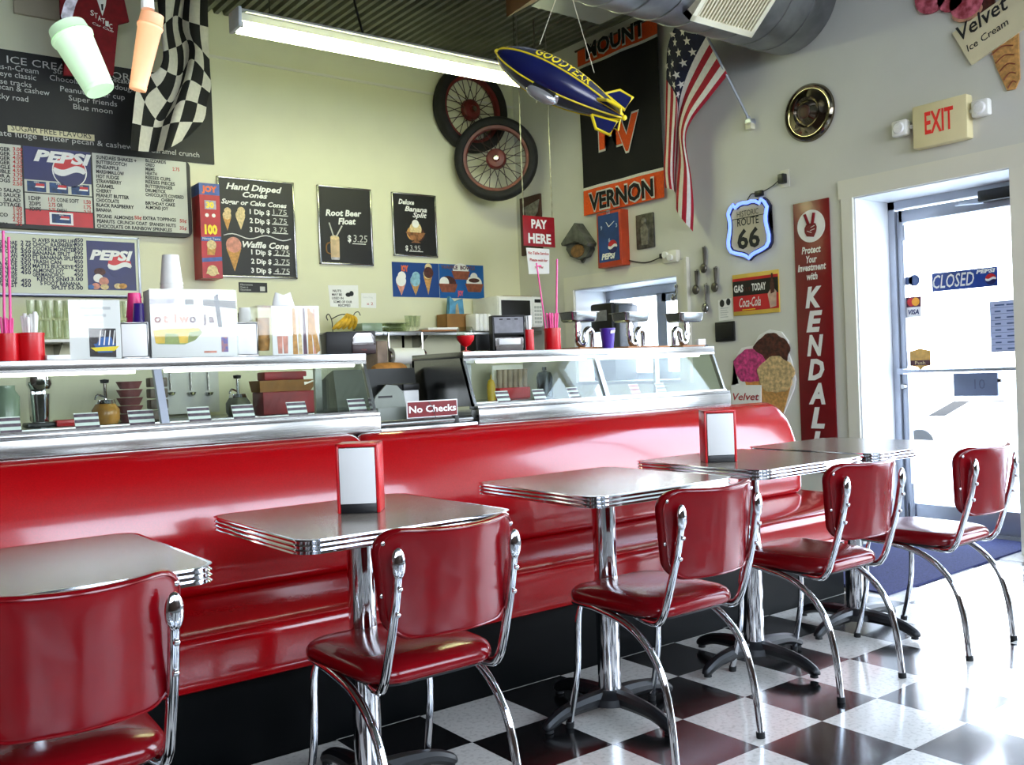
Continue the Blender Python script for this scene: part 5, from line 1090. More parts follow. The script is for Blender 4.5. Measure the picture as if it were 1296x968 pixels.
# emergency clip over the hatch, cable, hook
B = Rf('alarm_box', 'small white alarm box with a cable at the hatch corner', 'alarm box', (851, 325)); x0, z0, x1, z1 = B.rect((843, 318), (861, 317), (862, 332), (844, 333)); m = M(); m.box((x0, -.05, z0), (x1, -.0, z1), TRIMW, .008); m.build('case', B.o)
m = M(); u = B.l(842, 324); m.box((u[0]-.03, -.04, u[1]-.02), (u[0]+.01, -.01, u[1]+.02), IRON, .006); v = B.l(794, 329); w = B.l(818, 330); m.tube([(v[0], -.01, v[1]), (w[0], -.008, w[1]-.015), (u[0], -.02, u[1])], .005, IRON, 6, smooth=5); m.build('cable', B.o)
m = M()
for px, py in ((849, 323), (855, 326)): u = B.l(px, py); m.cyl((u[0], -.05, u[1]), (u[0], -.075, u[1]), .022, .026, FOAM, 14)
m.build('lamp_head', B.o)
B = Rf('coat_hook', 'small grey hook on the right casing of the serving hatch', 'hook', (857, 372), XW-.02); m = M(); m.tube([(0, -.005, .05), (0, -.01, 0), (0, -.04, -.03), (.0, -.05, .0)], .008, STEEL, 8, smooth=4); m.ball((0, -.008, .06), .016, STEEL, 10, 8); m.ball((0, -.045, -.035), .02, STEEL, 10, 8); m.build('hook', B.o)
# black dispenser standing in the hatch
r = thing('drink_machine', 'tall black drink machine standing in the serving hatch', 'drink machine', (XW+.17, 3.9, 1.031), -PI/2)
w = .135
m = M(); m.box((-w, -.12, 0), (w, .14, .2), BLACK, .01); m.box((-w, -.02, .18), (w, .14, .56), BLACK, .01); m.box((-w, -.14, .42), (w, .14, .66), BLACK, .02); m.build('body', r)
m = M(); m.box((-w+.025, -.145, .51), (w-.06, -.139, .6), mat('grey_card'), .002); m.build('instruction_plate', r)
m = M(); m.box((w-.03, -.1, .2), (w+.05, .13, .64), mat('machine_grey', (74, 78, 84), .35, noise=(6, .1)), .015); m.build('side_panel', r)
# hubcap
B = Rf('hubcap', 'round chrome hubcap mounted between the flag and the exit sign', 'hubcap', (1025, 143)); q = Matrix.Rotation(PI/2, 3, 'X')
m = M(); m.lathe([(.192, .0), (.19, .018), (.175, .03), (.16, .024), (.145, .026), (.1, .042), (.085, .03), (.07, .034), (.055, .06), (.0, .07)], mat('smoked_chrome', (132, 122, 106), .1, 1.0, noise=(5, .15)), n=48, ax=q); m.build('cap', B.o, 50)
m = M(); m.lathe([(.045, .063), (.04, .069), (.03, .072), (0, .074)], DWOOD, n=28, ax=q); m.build('centre_badge', B.o)
# exit sign
B = Rf('exit_sign', 'cream exit sign with two emergency lamps above the door', 'exit sign', (1189, 154), XW-.07); o = B.o
x0, z0, x1, z1 = B.rect((1153, 134), (1222, 120), (1226, 174), (1156, 189))
m = M(); m.box((x0, 0, z0), (x1, .07, z1), mat('exit_cream', (236, 224, 176), .45, noise=(5, .04)), .01); m.build('housing', o)
m = M(); m.text('EXIT', (x0+x1)/2-.0, z0+.075, .125, mat('exit_red', (196, 36, 30), .4, emit=.25), 'CENTER', w=.175, bold=.02, y=-.001); m.build('lettering', o)
for px, py, l in ((1137, 162, -1), (1239, 136, 1)):
    u = B.l(px, py); m = M(); m.box((u[0]-.05, .0, u[1]-.048), (u[0]+.05, .055, u[1]+.048), FOAM, .014); m.tube([(u[0], .04, u[1]), (x0+.01 if l < 0 else x1-.01, .04, u[1])], .012, FOAM, 10); a = m.build('lamp', o)
    m = M(); m.lathe([(0, .012), (.03, .008), (.038, 0), (0, .0)], mat('lamp_lens', (250, 250, 250), .2, noise=(90, .05)), c=(u[0], 0, u[1]), n=20, ax=q); m.build('lens', a)
# ice cream cone sign top right
B = Rf('cone_sign', 'cut-out cone sign with a slanted ice cream name plate above the exit sign', 'sign', (1250, 45)); o = B.o
P_ = B.poly
m = M(); m.prism(P_(((1250, 40), (1290, 20), (1291, 70), (1292, 100), (1286, 113), (1276, 115), (1262, 85))), -.014, -.004, TAN)
for i in range(5): u = B.l(1270+i*3.4, 62+i*11); m.tube([(u[0]-.06+.008*i, -.016, u[1]-.02), (u[0], -.018, u[1]+.012), (u[0]+.06-.01*i, -.016, u[1]+.0)], .0035, mat('bowl_brown'), 6, smooth=3)
m.build('cone', o)
m = M(); SP = mat('scoop_pink', (224, 120, 140), .6, noise=(24, .35, (150, 50, 60)), bump=(40, .4))
for px, py, rr_ in ((1180, -4, .1), (1205, -2, .08), (1225, 2, .1)): u = B.l(px, py); m.disc(u[0], u[1], rr_, -.02, -.004, SP, 24)
u = B.l(1226, 16); m.disc(u[0], u[1], .09, -.018, -.004, mat('scoop_peach', (216, 160, 130), .6, noise=(30, .2)), 24, .05); m.build('scoop', o)
m = M(); u = B.l(1245, 5); m.disc(u[0], u[1], .07, -.017, -.004, CHOC, 24); m.build('chocolate_scoop', o)
c0, c1, c2, c3 = P_(((1208, 43), (1300, -12), (1300, 39), (1232, 83))); m = M(); m.prism([c0, (c0[0]+.43, c0[1]+.155), (c3[0]+.40, c3[1]+.155), c3], -.026, -.014, mat('name_plate', (226, 216, 180), .5, noise=(5, .04))); m.build('name_plate', o)
m = M(); a = math.atan2(.155, .42); m.text('Velvet', c0[0]+.05, c0[1]-.06, .085, INK, w=.3, shear=.25, bold=.012, rot=a, y=-.027); m.text('Ice Cream', c0[0]+.09, c0[1]-.135, .04, INK, w=.25, shear=.15, bold=.005, rot=a, y=-.027); m.build('lettering', o)
# outlet and plugs
B = Rf('wall_outlet', 'cream wall outlet with black plug and cord above the route sign', 'outlet', (994, 226)); o = B.o; m = M(); m.box((-.036, -.006, -.06), (.036, 0, .06), TRIMW, .002); m.build('cover_plate', o)
m = M(); m.box((-.03, -.05, -.035), (.02, -.006, .03), IRON, .006); u = B.l(963, 245); m.box((u[0]-.035, -.03, u[1]-.02), (u[0]+.03, 0, u[1]+.02), IRON, .006); v = B.l(978, 238); w_ = B.l(948, 250); m.tube([(-.03, -.02, 0), (v[0], -.01, v[1]+.01), (u[0], -.015, u[1])], .004, IRON, 6, smooth=4); m.tube([(u[0]-.03, -.015, u[1]), (w_[0]+.03, -.01, w_[1]+.02), (w_[0], -.02, w_[1]-.02)], .004, IRON, 6, smooth=4); m.build('plug_and_cord', o)
# route shield
B = Rf('route_sign', 'shield-shaped Historic Route 66 sign edged in blue neon', 'neon sign', (950, 290)); o = B.o
half = [(0, .2), (.04, .206), (.08, .2), (.115, .18), (.135, .205), (.165, .18), (.188, .14), (.18, .11), (.172, .07), (.172, .03), (.182, -.02), (.195, -.07), (.193, -.12), (.17, -.155), (.12, -.175), (.06, -.19), (.025, -.205), (0, -.225)]
sh = [(x, z) for x, z in half]+[(-x, z) for x, z in half[-2:0:-1]]
m = M(); m.prism([(x*1.02, z*1.0) for x, z in sh], -.02, 0, mat('sign_backing', (30, 32, 60), .5, noise=(9, .1))); m.build('backing', o)
m = M(); m.prism([(x*.8, z*.82) for x, z in sh], -.026, -.018, mat('shield_cream', (200, 192, 168), .5, noise=(6, .05))); m.build('shield', o)
m = M(); pts = [(x*.92, -.032, z*.925) for x, z in sh]; m.tube(pts+[pts[0]], .013, mat('blue_neon', (120, 150, 255), .4, emit=1.5, ecol=(110, 140, 255)), 8, cap=False); m.build('neon_tube', o)
m = M(); m.text('HISTORIC', 0, .095, .04, INK, 'CENTER', w=.19, y=-.027); m.text('ROUTE', 0, .03, .052, INK, 'CENTER', w=.19, bold=.01, y=-.027); m.text('66', 0, -.13, .13, INK, 'CENTER', w=.2, bold=.03, y=-.027); m.box((-.14, -.028, .082), (.14, -.026, .087), INK); m.build('lettering', o)
# tall red oil sign
B = Rf('oil_sign', 'tall narrow dark red oil sign with a hand emblem beside the entrance casing', 'sign', (1030, 400)); o = B.o
x0, z0, x1, z1 = B.rect((1004, 259), (1049, 250), (1061, 556), (1016, 556)); z0 = .38-B.p.z; cx = (x0+x1)/2
m = M(); m.box((x0, -.012, z0), (x1, 0, z1), SIGNRED, .003); m.build('plate', o)
m = M(); u = B.l(1029, 286); m.disc(cx, u[1], .108, -.014, -.01, WHITE, 36); m.build('disc', o)
m = M(); uz = u[1]; hp = [(-.035, -.065), (.02, -.075), (.04, -.04), (.045, -.01), (.035, .015), (-.03, .02), (-.05, -.01), (-.05, -.035)]; m.prism([(cx+a, uz+b) for a, b in hp], -.0165, -.013, SIGNRED)
for a0, b0, a1, b1 in ((-.018, .01, -.045, .082), (.012, .01, .028, .085)): m.tube([(cx+a0, -.0155, uz+b0), (cx+a1, -.0155, uz+b1)], .0105, SIGNRED, 8)
for a0, b0, a1, b1 in ((.0, -.01, .03, .0), (-.005, -.03, .03, -.022), (-.03, -.03, .005, -.045)): m.tube([(cx+a0, -.0172, uz+b0), (cx+a1, -.0172, uz+b1)], .0022, WHITE, 6)
m.build('hand_emblem', o)
m = M(); kk = B.k(1029, 350)
for t, py, w in (('Protect', 320, .15), ('Your', 332, .085), ('Investment', 342, .22), ('with', 353.5, .085)): u = B.l(1030, py); m.text(t, cx-.005, u[1], .045, WHITE, 'CENTER', w=w, shear=.2, bold=.03, y=-.013)
zk = B.l(1031, 388)[1]; st = (zk-B.l(1035, 510)[1])/4
for i, t in enumerate('KENDALL'): m.text(t, cx, zk-st*i, .128, WHITE, 'CENTER', w=(.13 if t != 'L' else .11), shear=.22, bold=.045, y=-.013)
m.build('lettering', o)
# soda sign
B = Rf('soda_sign', 'red and black Gas Today cola sign with yellow border', 'sign', (957, 370)); o = B.o
x0, z0, x1, z1 = B.rect((928, 348), (986, 341), (988, 395), (929, 400))
m = M(); m.box((x0, -.01, z0), (x1, 0, z1), mat('border_yellow', (226, 190, 80), .4, noise=(8, .06)), .003); m.build('plate', o)
h = z1-z0; m = M(); m.prism([(x0+.004, z0+.03), (x1-.004, z0+.03), (x1-.004, z0+h*.47), (x0+.004, z0+h*.47)], -.0115, -.009, PRED); m.prism([(x0+.004, z1-.03), (x1-.004, z1-.03), (x1-.004, z1-.05), (x0+.004, z1-.05)], -.0115, -.009, PRED); m.build('red_band', o)
m = M(); m.prism([(x0+.004, z0+h*.47), (x1-.004, z0+h*.47), (x1-.004, z1-.05), (x0+.004, z1-.05)], -.0115, -.009, BLACK); m.build('black_band', o)
m = M(); m.text('GAS', x0+.015, z0+h*.57, .048, WHITE, w=.085, bold=.04, y=-.012); m.text('TODAY', x0+.175, z0+h*.57, .048, WHITE, w=.125, bold=.04, y=-.012); m.text('11.9', x0+.112, z0+h*.57, .03, mat('maroon_paint'), w=.05, y=-.012); m.text('Coca-Cola', x0+.06, z0+h*.2, .065, WHITE, w=.19, shear=.35, bold=.012, y=-.012); m.prism([(x0+.085, z0+h*.12), (x0+.2, z0+h*.12), (x0+.2, z0+h*.14), (x0+.085, z0+h*.14)], -.012, -.01, YELLOW); m.build('lettering', o)
m = M(); a = x1-.055; m.prism([(a-.02, z0+h*.12), (a+.03, z0+h*.15), (a+.035, z0+h*.5), (a-.0, z0+h*.62), (a-.04, z0+h*.45)], -.013, -.011, mat('hand_peach', (226, 190, 170), .5, noise=(14, .2))); m.prism([(a-.012, z0+h*.45), (a+.018, z0+h*.48), (a+.02, z0+h*.7), (a+.01, z0+h*.8), (a+.008, z0+h*.93), (a-.004, z0+h*.93), (a-.006, z0+h*.78), (a-.016, z0+h*.68)], -.0145, -.012, CHOC); m.build('bottle_picture', o)
# ice cream scoops
for (pa, pb), l in ((((894, 311), (894, 343)), 'topmost hanging ice cream scoop of the four'), (((884, 341), (884, 370)), 'hanging ice cream scoop on the hatch side of the four'), (((908, 337), (908, 367)), 'hanging ice cream scoop on the side of the cola sign'), (((896, 358), (896, 393)), 'lowest ice cream scoop of the four, bowl flat against the wall')):
    B = Rf('ice_cream_scoop', l, 'ice cream scoop', pb, XW-.0, 'ice cream scoops on the door wall'); h = B.l(*pa)[1]; lo = 'lowest' in l
    m = M(); m.tube([(0, -.02, .04), (0, -.016, h*.5), (0, -.016, h-.01)], [.006, .012, .014], STEEL if lo else mat('scoop_grey', (104, 100, 92), .35, .8, noise=(9, .1)), 10, smooth=3); m.tube([(0, -.016, h-.005), (0, 0, h)], .003, STEEL, 6); m.build('handle', B.o)
    m = M(); m.ball((0, -.03, .02), .032, STEEL if lo else mat('scoop_grey'), 18, 10, (1, .6, 1.15)); m.build('bowl', B.o)
# note and black plate
B = Rf('paper_note', 'small printed note taped under the cola sign edge', 'note', (918, 392)); m = M(); m.prism(B.poly(((909, 380), (926, 377), (928, 404), (910, 406))), -.002, 0, PAPER); m.build('sheet', B.o); m = M(); u = B.l(914, 384); v = B.l(922, 382); m.disc(u[0], u[1], .022, -.003, -.001, INK, 12, .028); m.disc(v[0], v[1]+.0, .02, -.003, -.001, INK, 12, .026)
for i in range(5): u = B.l(912, 391+2.8*i); m.prism([(u[0], u[1]), (u[0]+.075-.01*(i % 2), u[1]), (u[0]+.075-.01*(i % 2), u[1]+.007), (u[0], u[1]+.007)], -.003, -.001, gm)
m.build('lettering', B.o)
B = Rf('switch_plate', 'square black switch plate above the end of the right case', 'switch plate', (919, 420)); x0, z0, x1, z1 = B.rect((906, 408), (931, 406), (931, 431), (908, 433)); m = M(); m.box((x0, -.02, z0), (x1, 0, z1), mat('switch_black', (38, 38, 38), .3, .3, noise=(9, .15)), .006); m.build('plate', B.o); m = M(); m.box((x0+.02, -.024, z0+.02), (x1-.02, -.018, z1-.02), BLACK, .004); m.build('inset', B.o)
# big cone cut-out
B = Rf('cone_cutout', 'cut-out sign of three ice cream cones above the booth end', 'sign', (970, 480)); o = B.o
m = M(); ol = B.poly(((930, 455), (940, 440), (955, 437), (962, 424), (975, 417), (990, 420), (999, 432), (998, 444), (1003, 458), (1008, 480), (1006, 492), (990, 530), (986, 556), (950, 556), (928, 514), (928, 488), (936, 485), (930, 470))); m.prism(ol, -.012, 0, PAPER); m.build('backing', o)
q2 = lambda l, c_, y0, y1, m: m.prism(B.poly(l), y0, y1, c_)
m = M(); q2(((944, 480), (970, 474), (966, 500), (950, 500)), mat('cone_orange', (236, 160, 80), .6, noise=(30, .2)), -.016, -.011, m); q2(((962, 478), (1003, 486), (984, 556), (962, 556)), TAN, -.018, -.011, m); m.build('cones', o)
def scoop(px, py, r, c_, name, y0, rz=None):
    m = M(); u = B.l(px, py); k = B.k(px, py)*1.25; n = 40; m.prism([(u[0]+(r*k*(1+.05*math.sin(5*t)+.03*math.sin(9*t+1)))*math.cos(t), u[1]+(r*k*.84*(1+.05*math.sin(5*t)+.03*math.sin(11*t)))*math.sin(t)) for t in [2*PI*i/n for i in range(n)]], y0, -.011, c_); m.build(name, o)
scoop(978, 445, 22, mat('choc_scoop', (96, 44, 34), .5, noise=(40, .5), bump=(30, .6)), 'chocolate_scoop', -.018)
scoop(951, 463, 20, mat('berry_scoop', (228, 70, 146), .5, noise=(40, .35), bump=(30, .6)), 'pink_scoop', -.02)
scoop(984, 474, 22, mat('vanilla_scoop', (232, 200, 146), .5, noise=(40, .3), bump=(30, .6)), 'vanilla_scoop', -.024)
m = M(); q2(((928, 487), (966, 487), (966, 517), (930, 515)), PAPER, -.027, -.016, m); u = B.l(931, 506); m.text('Velvet', u[0], u[1], .05, mat('velvet_red', (176, 30, 44), .5, noise=(9, .1)), w=.235, shear=.25, bold=.012, y=-.0275); m.build('name_tag', o)
# ------------------------------------------------------------------ door stickers
XD = TW-.041
def stick(name, label, c, cat='sticker'): return Rf(name, label, cat, c, XD)
B = stick('closed_sign', 'blue Closed sign hanging on the door glass', (1221, 353), 'sign'); x0, z0, x1, z1 = B.rect((1180, 346), (1263, 337), (1263, 361), (1180, 370)); m = M(); m.box((x0, -.006, z0), (x1, 0, z1), mat('sign_navy', (34, 72, 160), .4, noise=(7, .2)), .002); m.build('plate', B.o)
m = M(); m.text('CLOSED', x0+.008, z0+.02, z1-z0-.036, WHITE, w=(x1-x0)*.64, shear=.22, bold=.01, y=-.007); m.text('PEPSI', x1-.13, z1-.032, .022, WHITE, w=.12, shear=.2, bold=.05, y=-.007); m.build('lettering', B.o); m = M(); globe(m, x1-.04, z0+.045, .034, -.0075, False); m.build('emblem', B.o)
B = stick('credit_sticker', 'small round-ended blue sticker at the hinge edge of the door glass', (1155, 355)); m = M(); m.disc(.012, 0, .038, -.002, 0, mat('slate_blue', (84, 104, 150), .5, noise=(9, .1)), 24); m.box((-.05, -.002, -.025), (0, 0, .025), mat('slate_blue')); m.build('sticker_film', B.o)
B = stick('card_sticker', 'stacked orange and white card stickers on the door glass', (1156, 388)); x0, z0, x1, z1 = B.rect((1147, 376), (1166, 375), (1166, 401), (1147, 402)); zm = (z0+z1)/2
m = M(); m.box((x0, -.002, z0), (x1, 0, zm), PAPER); m.box((x0, -.002, zm), (x1, 0, z1), mat('sticker_plum', (90, 30, 60), .5, noise=(9, .1))); m.build('sticker_film', B.o)
m = M(); cx = (x0+x1)/2; m.disc(cx-.016, (zm+z1)/2, .027, -.003, 0, PRED, 22); m.disc(cx+.016, (zm+z1)/2, .027, -.0036, 0, mat('amber', (250, 170, 40), .5, noise=(9, .08)), 22); m.build('card_mark', B.o)
m = M(); m.text('VISA', cx, z0+.02, .03, PBLUE, 'CENTER', w=.075, shear=.2, bold=.03, y=-.003); m.build('lettering', B.o)
B = stick('push_sticker', 'brown and gold Push sticker above the door bar', (1165, 454)); x0, z0, x1, z1 = B.rect((1152, 444), (1178, 443), (1178, 464), (1152, 465)); cx = (x0+x1)/2
m = M(); m.prism([(x0, z0+.01), (cx-.02, z0), (cx, z0-.022), (cx+.02, z0), (x1, z0+.01), (x1, z1-.004), (cx+.03, z1+.006), (cx, z1+.014), (cx-.03, z1+.006), (x0, z1-.004)], -.002, 0, mat('gold_sticker', (220, 170, 80), .5, noise=(20, .2))); m.build('sticker_film', B.o)
m = M(); m.prism([(x0+.004, z0+.012), (x1-.004, z0+.012), (x1-.004, z0+.045), (x0+.004, z0+.045)], -.003, 0, mat('maroon_plastic2', (80, 30, 34), .5, noise=(9, .1))); m.text('Push', cx, z0+.018, .022, VANILLA, 'CENTER', w=.07, y=-.0035); m.build('lettering', B.o)
B = stick('hours_sheet', 'pale printed hours sheet on the upper right of the door glass', (1272, 410), 'notice'); x0, z0, x1, z1 = B.rect((1253, 382), (1293, 378), (1293, 444), (1254, 446)); m = M(); m.box((x0, -.002, z0), (x1, 0, z1), mat('sheet_blue', (196, 204, 236), .5, noise=(5, .05), emit=0)); m.build('sheet', B.o); m = M(); SLB = mat('slate_blue')
for i, t in enumerate(('HOURS', 'MON', 'TUE', 'WED', 'THU', 'FRI', 'SAT', 'SUN')): z = z1-.03-.038*i; m.box((x0+.03, -.003, z), (x0+.03+.012*len(t), -.0022, z+.009), SLB); m.box((x0+.01, -.003, z-.012), (x1-.01, -.0022, z-.01), SLB); m.box((x1-.085, -.003, z), (x1-.03, -.0022, z+.009), SLB)
m.build('lettering', B.o)
B = stick('door_lettering', 'thin row of dark lettering across the top of the door glass', (1221, 283), 'lettering'); m = M(); u = B.l(1170, 291); v = B.l(1270, 278); m.text('THIS DOOR TO REMAIN UNLOCKED DURING BUSINESS HOURS', u[0], u[1], .018, INK, w=abs(v[0]-u[0]), y=-.001); o_ = m.build('lettering', B.o)
r = thing('mail_box', 'grey metal panel hanging under the push bar of the door', 'panel', at(1234, 486, x=TW-.09), -PI/2); m = M(); u0 = at(1206, 484, x=TW-.09); u1 = at(1262, 484, x=TW-.09); w = (u0.y-u1.y)/2; m.box((-w, 0, -.075), (w, .02, .07), mat('panel_grey', (126, 138, 168), .5, noise=(4, .1)), .004); m.build('plate', r); m = M(); m.cyl((w, .01, .02), (w+.02, .01, .02), .012, .012, IRON, 12); m.build('latch', r); m = M(); m.text('10', .03, -.03, .06, mat('panel_mark', (104, 114, 142), .5, noise=(9, .1)), 'CENTER', y=-.001); m.build('lettering', r)
# ================================================================== things hanging from the ceiling
# fluorescent strip
r = thing('strip_light', 'long fluorescent strip light hanging below the metal ceiling', 'ceiling light', (1.5, 3.44, 3.28))
m = M(); q = [(-.07, .02), (-.05, .1), (.05, .1), (.07, .02)]; m.loft([[(x, y, z) for y, z in q] for x in (-1.23, 1.23)], mat('enamel_white', (236, 234, 222), .4, noise=(4, .03))); m.build('housing', r)
m = M(); 
for y in (-.125, .125): m.loft([[(x, 0 if y > 0 else -.0, .09), (x, y, .06), (x, y, .055), (x, 0, .085)][::(1 if y > 0 else -1)] for x in (-1.2, 1.2)], mat('enamel_white'))
m.build('reflector', r)
for y in (-.055, .055):
    m = M(); m.tube([(-1.2, y, .0), (1.2, y, .0)], .019, mat('fluorescent_tube', (255, 246, 214), .4, emit=26, ecol=(244, 255, 196)), 14); t = m.build('tube', r)
    for x in (-1.2, 1.2): m = M(); m.cyl((x, y, 0), (x+(-.02 if x < 0 else .02), y, 0), .02, .02, BLACK, 12); m.build('tube_cap', t)
for x in (-1.22, 1.22): m = M(); m.box((x-.012, -.08, -.02), (x+.012, .08, .1), FOAM, .006); m.build('end_plate', r)
for x in (-1.0, 0.9): m = M(); m.tube([(x, 0, .1), (x, 0, ZC-3.28)], .004, STEEL, 6); m.build('chain', r)
m = M(); m.tube([(-.35, 0, .1), (-.42, .0, .4), (-.38, 0, ZC-3.28)], .008, IRON, 8, smooth=6); m.build('power_cord', r)
# round duct with register
DY, DZ, DR = 1.8, 3.55, .36
DS = mat('duct_steel', (150, 152, 156), .38, .85, noise=(5, .2))
r = thing('spiral_duct', 'big round metal air duct ending at the door wall', 'duct', (2.2, DY, DZ)); q = Matrix.Rotation(PI/2, 3, 'Y'); 
m = M(); prof = [(DR, -2.6)]
for i in range(18): z = -2.5+.21*i; prof += [(DR, z), (DR+.006, z+.004), (DR+.006, z+.012), (DR, z+.016)]
prof = [p_ for p_ in prof if p_[1] < 1.28]+[(DR, 1.28), (DR*.96, 1.3), (0, 1.3)]; m.lathe(prof, DS, n=48, ax=q); m.build('pipe', r, 50)
for gx in (2.6-2.2,):
    fr = M(); gr = M(); w, h = .28, .17; nx = Matrix.Rotation(math.radians(48), 3, 'X'); c0 = Vector((gx, 0, 0))+nx @ Vector((0, -DR-.015, 0))
    T = lambda p: c0+nx @ Vector(p)
    def bx(mm, a_, b_, mt_):
        t_ = bmesh.new(); bmesh.ops.create_cube(t_, size=1)
        for v in t_.verts: v.co = T(((a_[0]+b_[0])/2+v.co.x*(b_[0]-a_[0]), (a_[1]+b_[1])/2+v.co.y*(b_[1]-a_[1]), (a_[2]+b_[2])/2+v.co.z*(b_[2]-a_[2])))
        mm.merge(t_, mt_)
    RC = mat('register_cream', (240, 234, 206), .45, noise=(5, .03))
    for a_, b_ in (((-w, -.02, -h), (w, .09, -h+.035)), ((-w, -.02, h-.035), (w, .09, h)), ((-w, -.02, -h), (-w+.035, .09, h)), ((w-.035, -.02, -h), (w, .09, h))): bx(fr, a_, b_, RC)
    fr.build('register_frame', r)
    for i in range(18): x = -w+.05+i*(2*w-.1)/17; bx(gr, (x-.006, -.014, -h+.03), (x+.006, .02, h-.03), mat('register_slat', (226, 218, 186), .45, noise=(5, .04)))
    bx(gr, (-w+.03, .03, -h+.03), (w-.03, .04, h-.03), mat('register_dark', (120, 112, 90), .6, noise=(5, .1))); gr.build('register_grille', r)
# boxed duct branch with wooden side
p = at(759, 31, z=3.55); r = thing('ceiling_plenum', 'grey and brown box at the ceiling above the toy blimp', 'duct box', (p.x, p.y, 3.55))
pa = at(641, 22, z=3.55)-p; pb = at(672, 8, z=3.55)-p
m = M(); L = [Vector((0, 0, 0)), Vector((pb.x, pb.y, 0)), Vector((pb.x-.1, pb.y-.8, 0)), Vector((.0, -.8, 0))]
m.loft([[v for v in L], [v+Vector((0, 0, ZC-3.55)) for v in L]], mat('plenum_grey', (128, 130, 132), .5, .3, noise=(4, .08))); m.build('grey_duct', r)
m = M(); L = [Vector((pa.x, pa.y, 0)), Vector((pb.x-.02, pb.y-.1, 0)), Vector((pb.x-.12, pb.y-.8, 0)), Vector((pa.x-.1, pa.y-.8, 0))]
m.loft([[v for v in L], [v+Vector((0, 0, ZC-3.55)) for v in L]], mat('brown_board', (104, 62, 34), .6, noise=(6, .2))); m.build('wood_box', r)
# inflatable blimp
D = 4.2
A, Z_ = at(629, 65, d=D+.05), at(790, 149, d=D-.05)
L_ = (Z_-A).length; ex = (Z_-A).normalized(); ez = (UPV-ex*UPV.dot(ex)).normalized(); ey = ez.cross(ex); ROT = Matrix((ex, ey, ez)).transposed()
tilt = Matrix.Rotation(math.radians(-14), 3, ex); ey = tilt @ ey; ez = tilt @ ez; ROT = Matrix((ex, ey, ez)).transposed()
r = thing('toy_blimp', 'blue and yellow inflatable blimp hanging under the ceiling', 'toy blimp', A); r.rotation_euler = ROT.to_euler()
NAVY = mat('blimp_navy', (18, 26, 84), .25, noise=(6, .12), coat=.3); BG = mat('blimp_grey', (62, 64, 78), .25, noise=(6, .1), coat=.3); BY = mat('blimp_yellow', (246, 222, 40), .35, noise=(9, .05)); SIL = mat('blimp_silver', (214, 216, 220), .2, .7, noise=(9, .1))
RB = L_*.145
def prof_r(t): return RB*math.sin(PI*min(1, max(0, t))**.78)**.75 if 0 < t < 1 else 0
stripe_a = (-2.75, -1.3, 0.05, 1.05)      # angles round the hull (0 = towards reader's side, + up)
def bl(u, v): a_ = 2*PI*v; rr = max(.001, prof_r(u)); return (u*L_, -rr*math.cos(a_), rr*math.sin(a_))
def bmt(u, v):
    a_ = math.degrees(2*PI*v); a_ = a_-360 if a_ > 180 else a_
    return NAVY if -54 < a_ < 13 else BG
m = M(); m.grid(bl, 36, 48, bmt); o = m.build('hull', r, 60)
for a_ in (-54, 13, 80, 126, -167, -120):
    m = M(); m.tube([(u*L_, -(prof_r(u)+.001)*math.cos(math.radians(a_)), (prof_r(u)+.001)*math.sin(math.radians(a_))) for u in [.015+.97*i/30 for i in range(31)]], .0042, BY, 6); m.build('yellow_stripe', r)
m = M()
for u in (.0, 1.0): m.ball((u*L_, 0, 0), .012, BY, 12, 8)
m.build('end_cap', r)
tt = M(); tt.text('GOODYEAR', 0, 0, .06, BY, 'CENTER', w=L_*.43, bold=.02, th=0, y=0); 
for v in tt.bm.verts: u = .485+v.co.x/L_; a_ = math.radians(20)+v.co.z/RB; rr = prof_r(u)+.0025; v.co = Vector((u*L_, -rr*math.cos(a_), rr*math.sin(a_)))
tt.build('lettering', r)
def fin(ang, label=None):
    a_ = math.radians(ang); d_ = Vector((0, -math.cos(a_), math.sin(a_))); s_ = Vector((0, math.sin(a_), math.cos(a_)))
    P0 = [(.8, .6), (.875, 1.1), (.975, 1.06), (.975, .35)]; pts = [Vector((u*L_, 0, 0))+d_*RB*k for u, k in P0]
    m = M(); m.loft([[p_-s_*.005 for p_ in pts], [p_+s_*.005 for p_ in pts]], NAVY); o = m.build('fin', r)
    m = M(); m.tube(pts+[pts[0]], .0075, BY, 8); m.build('fin_edge', o)
for a_ in (90, -8, 188, -92): fin(a_)
m = M(); 
def gon(u, v): a_ = 2*PI*v; x = (u-.5)*2; w = math.sqrt(max(0.0005, 1-abs(x)**2.6)); return (L_*.37+x*L_*.1, -.026*w*math.cos(a_), -RB*.98-.015+.026*w*math.sin(a_))
m.grid(gon, 16, 20, lambda u, v: SIL); m.box((L_*.29, -.02, -RB-.005), (L_*.47, .02, -RB*.86), SIL, .006); GQ = Matrix.Rotation(math.radians(-22), 3, 'X')
for v in m.bm.verts: v.co = GQ @ ((v.co-Vector((L_*.38, 0, -RB)))*1.15)+Vector((L_*.46, -RB*.34, -RB*.93))
o = m.build('gondola', r, 60)
m = M(); m.box((L_*.3, -.0265, -RB-.012), (L_*.45, .0265, -RB+.003), BLACK, .002); 
for v in m.bm.verts: v.co = GQ @ ((v.co-Vector((L_*.38, 0, -RB)))*1.15)+Vector((L_*.46, -RB*.34, -RB*.93))
m.build('gondola_window', o)
for px, py, tx_, ty_ in ((683, 56, 705, -6), (752, 92, 722, -10)):
    p0 = at(px, py, d=D); p1 = at(tx_, ty_, d=D*.98); e = p0+(p1-p0)*((ZC-p0.z)/(p1.z-p0.z)); m = M(); mi = r.matrix_world; r_inv = (Matrix.Translation(A) @ ROT.to_4x4()).inverted(); m.tube([r_inv @ p0, r_inv @ e], .0018, mat('string', (206, 200, 176), .7, noise=(9, .1)), 6); m.build('string', r)
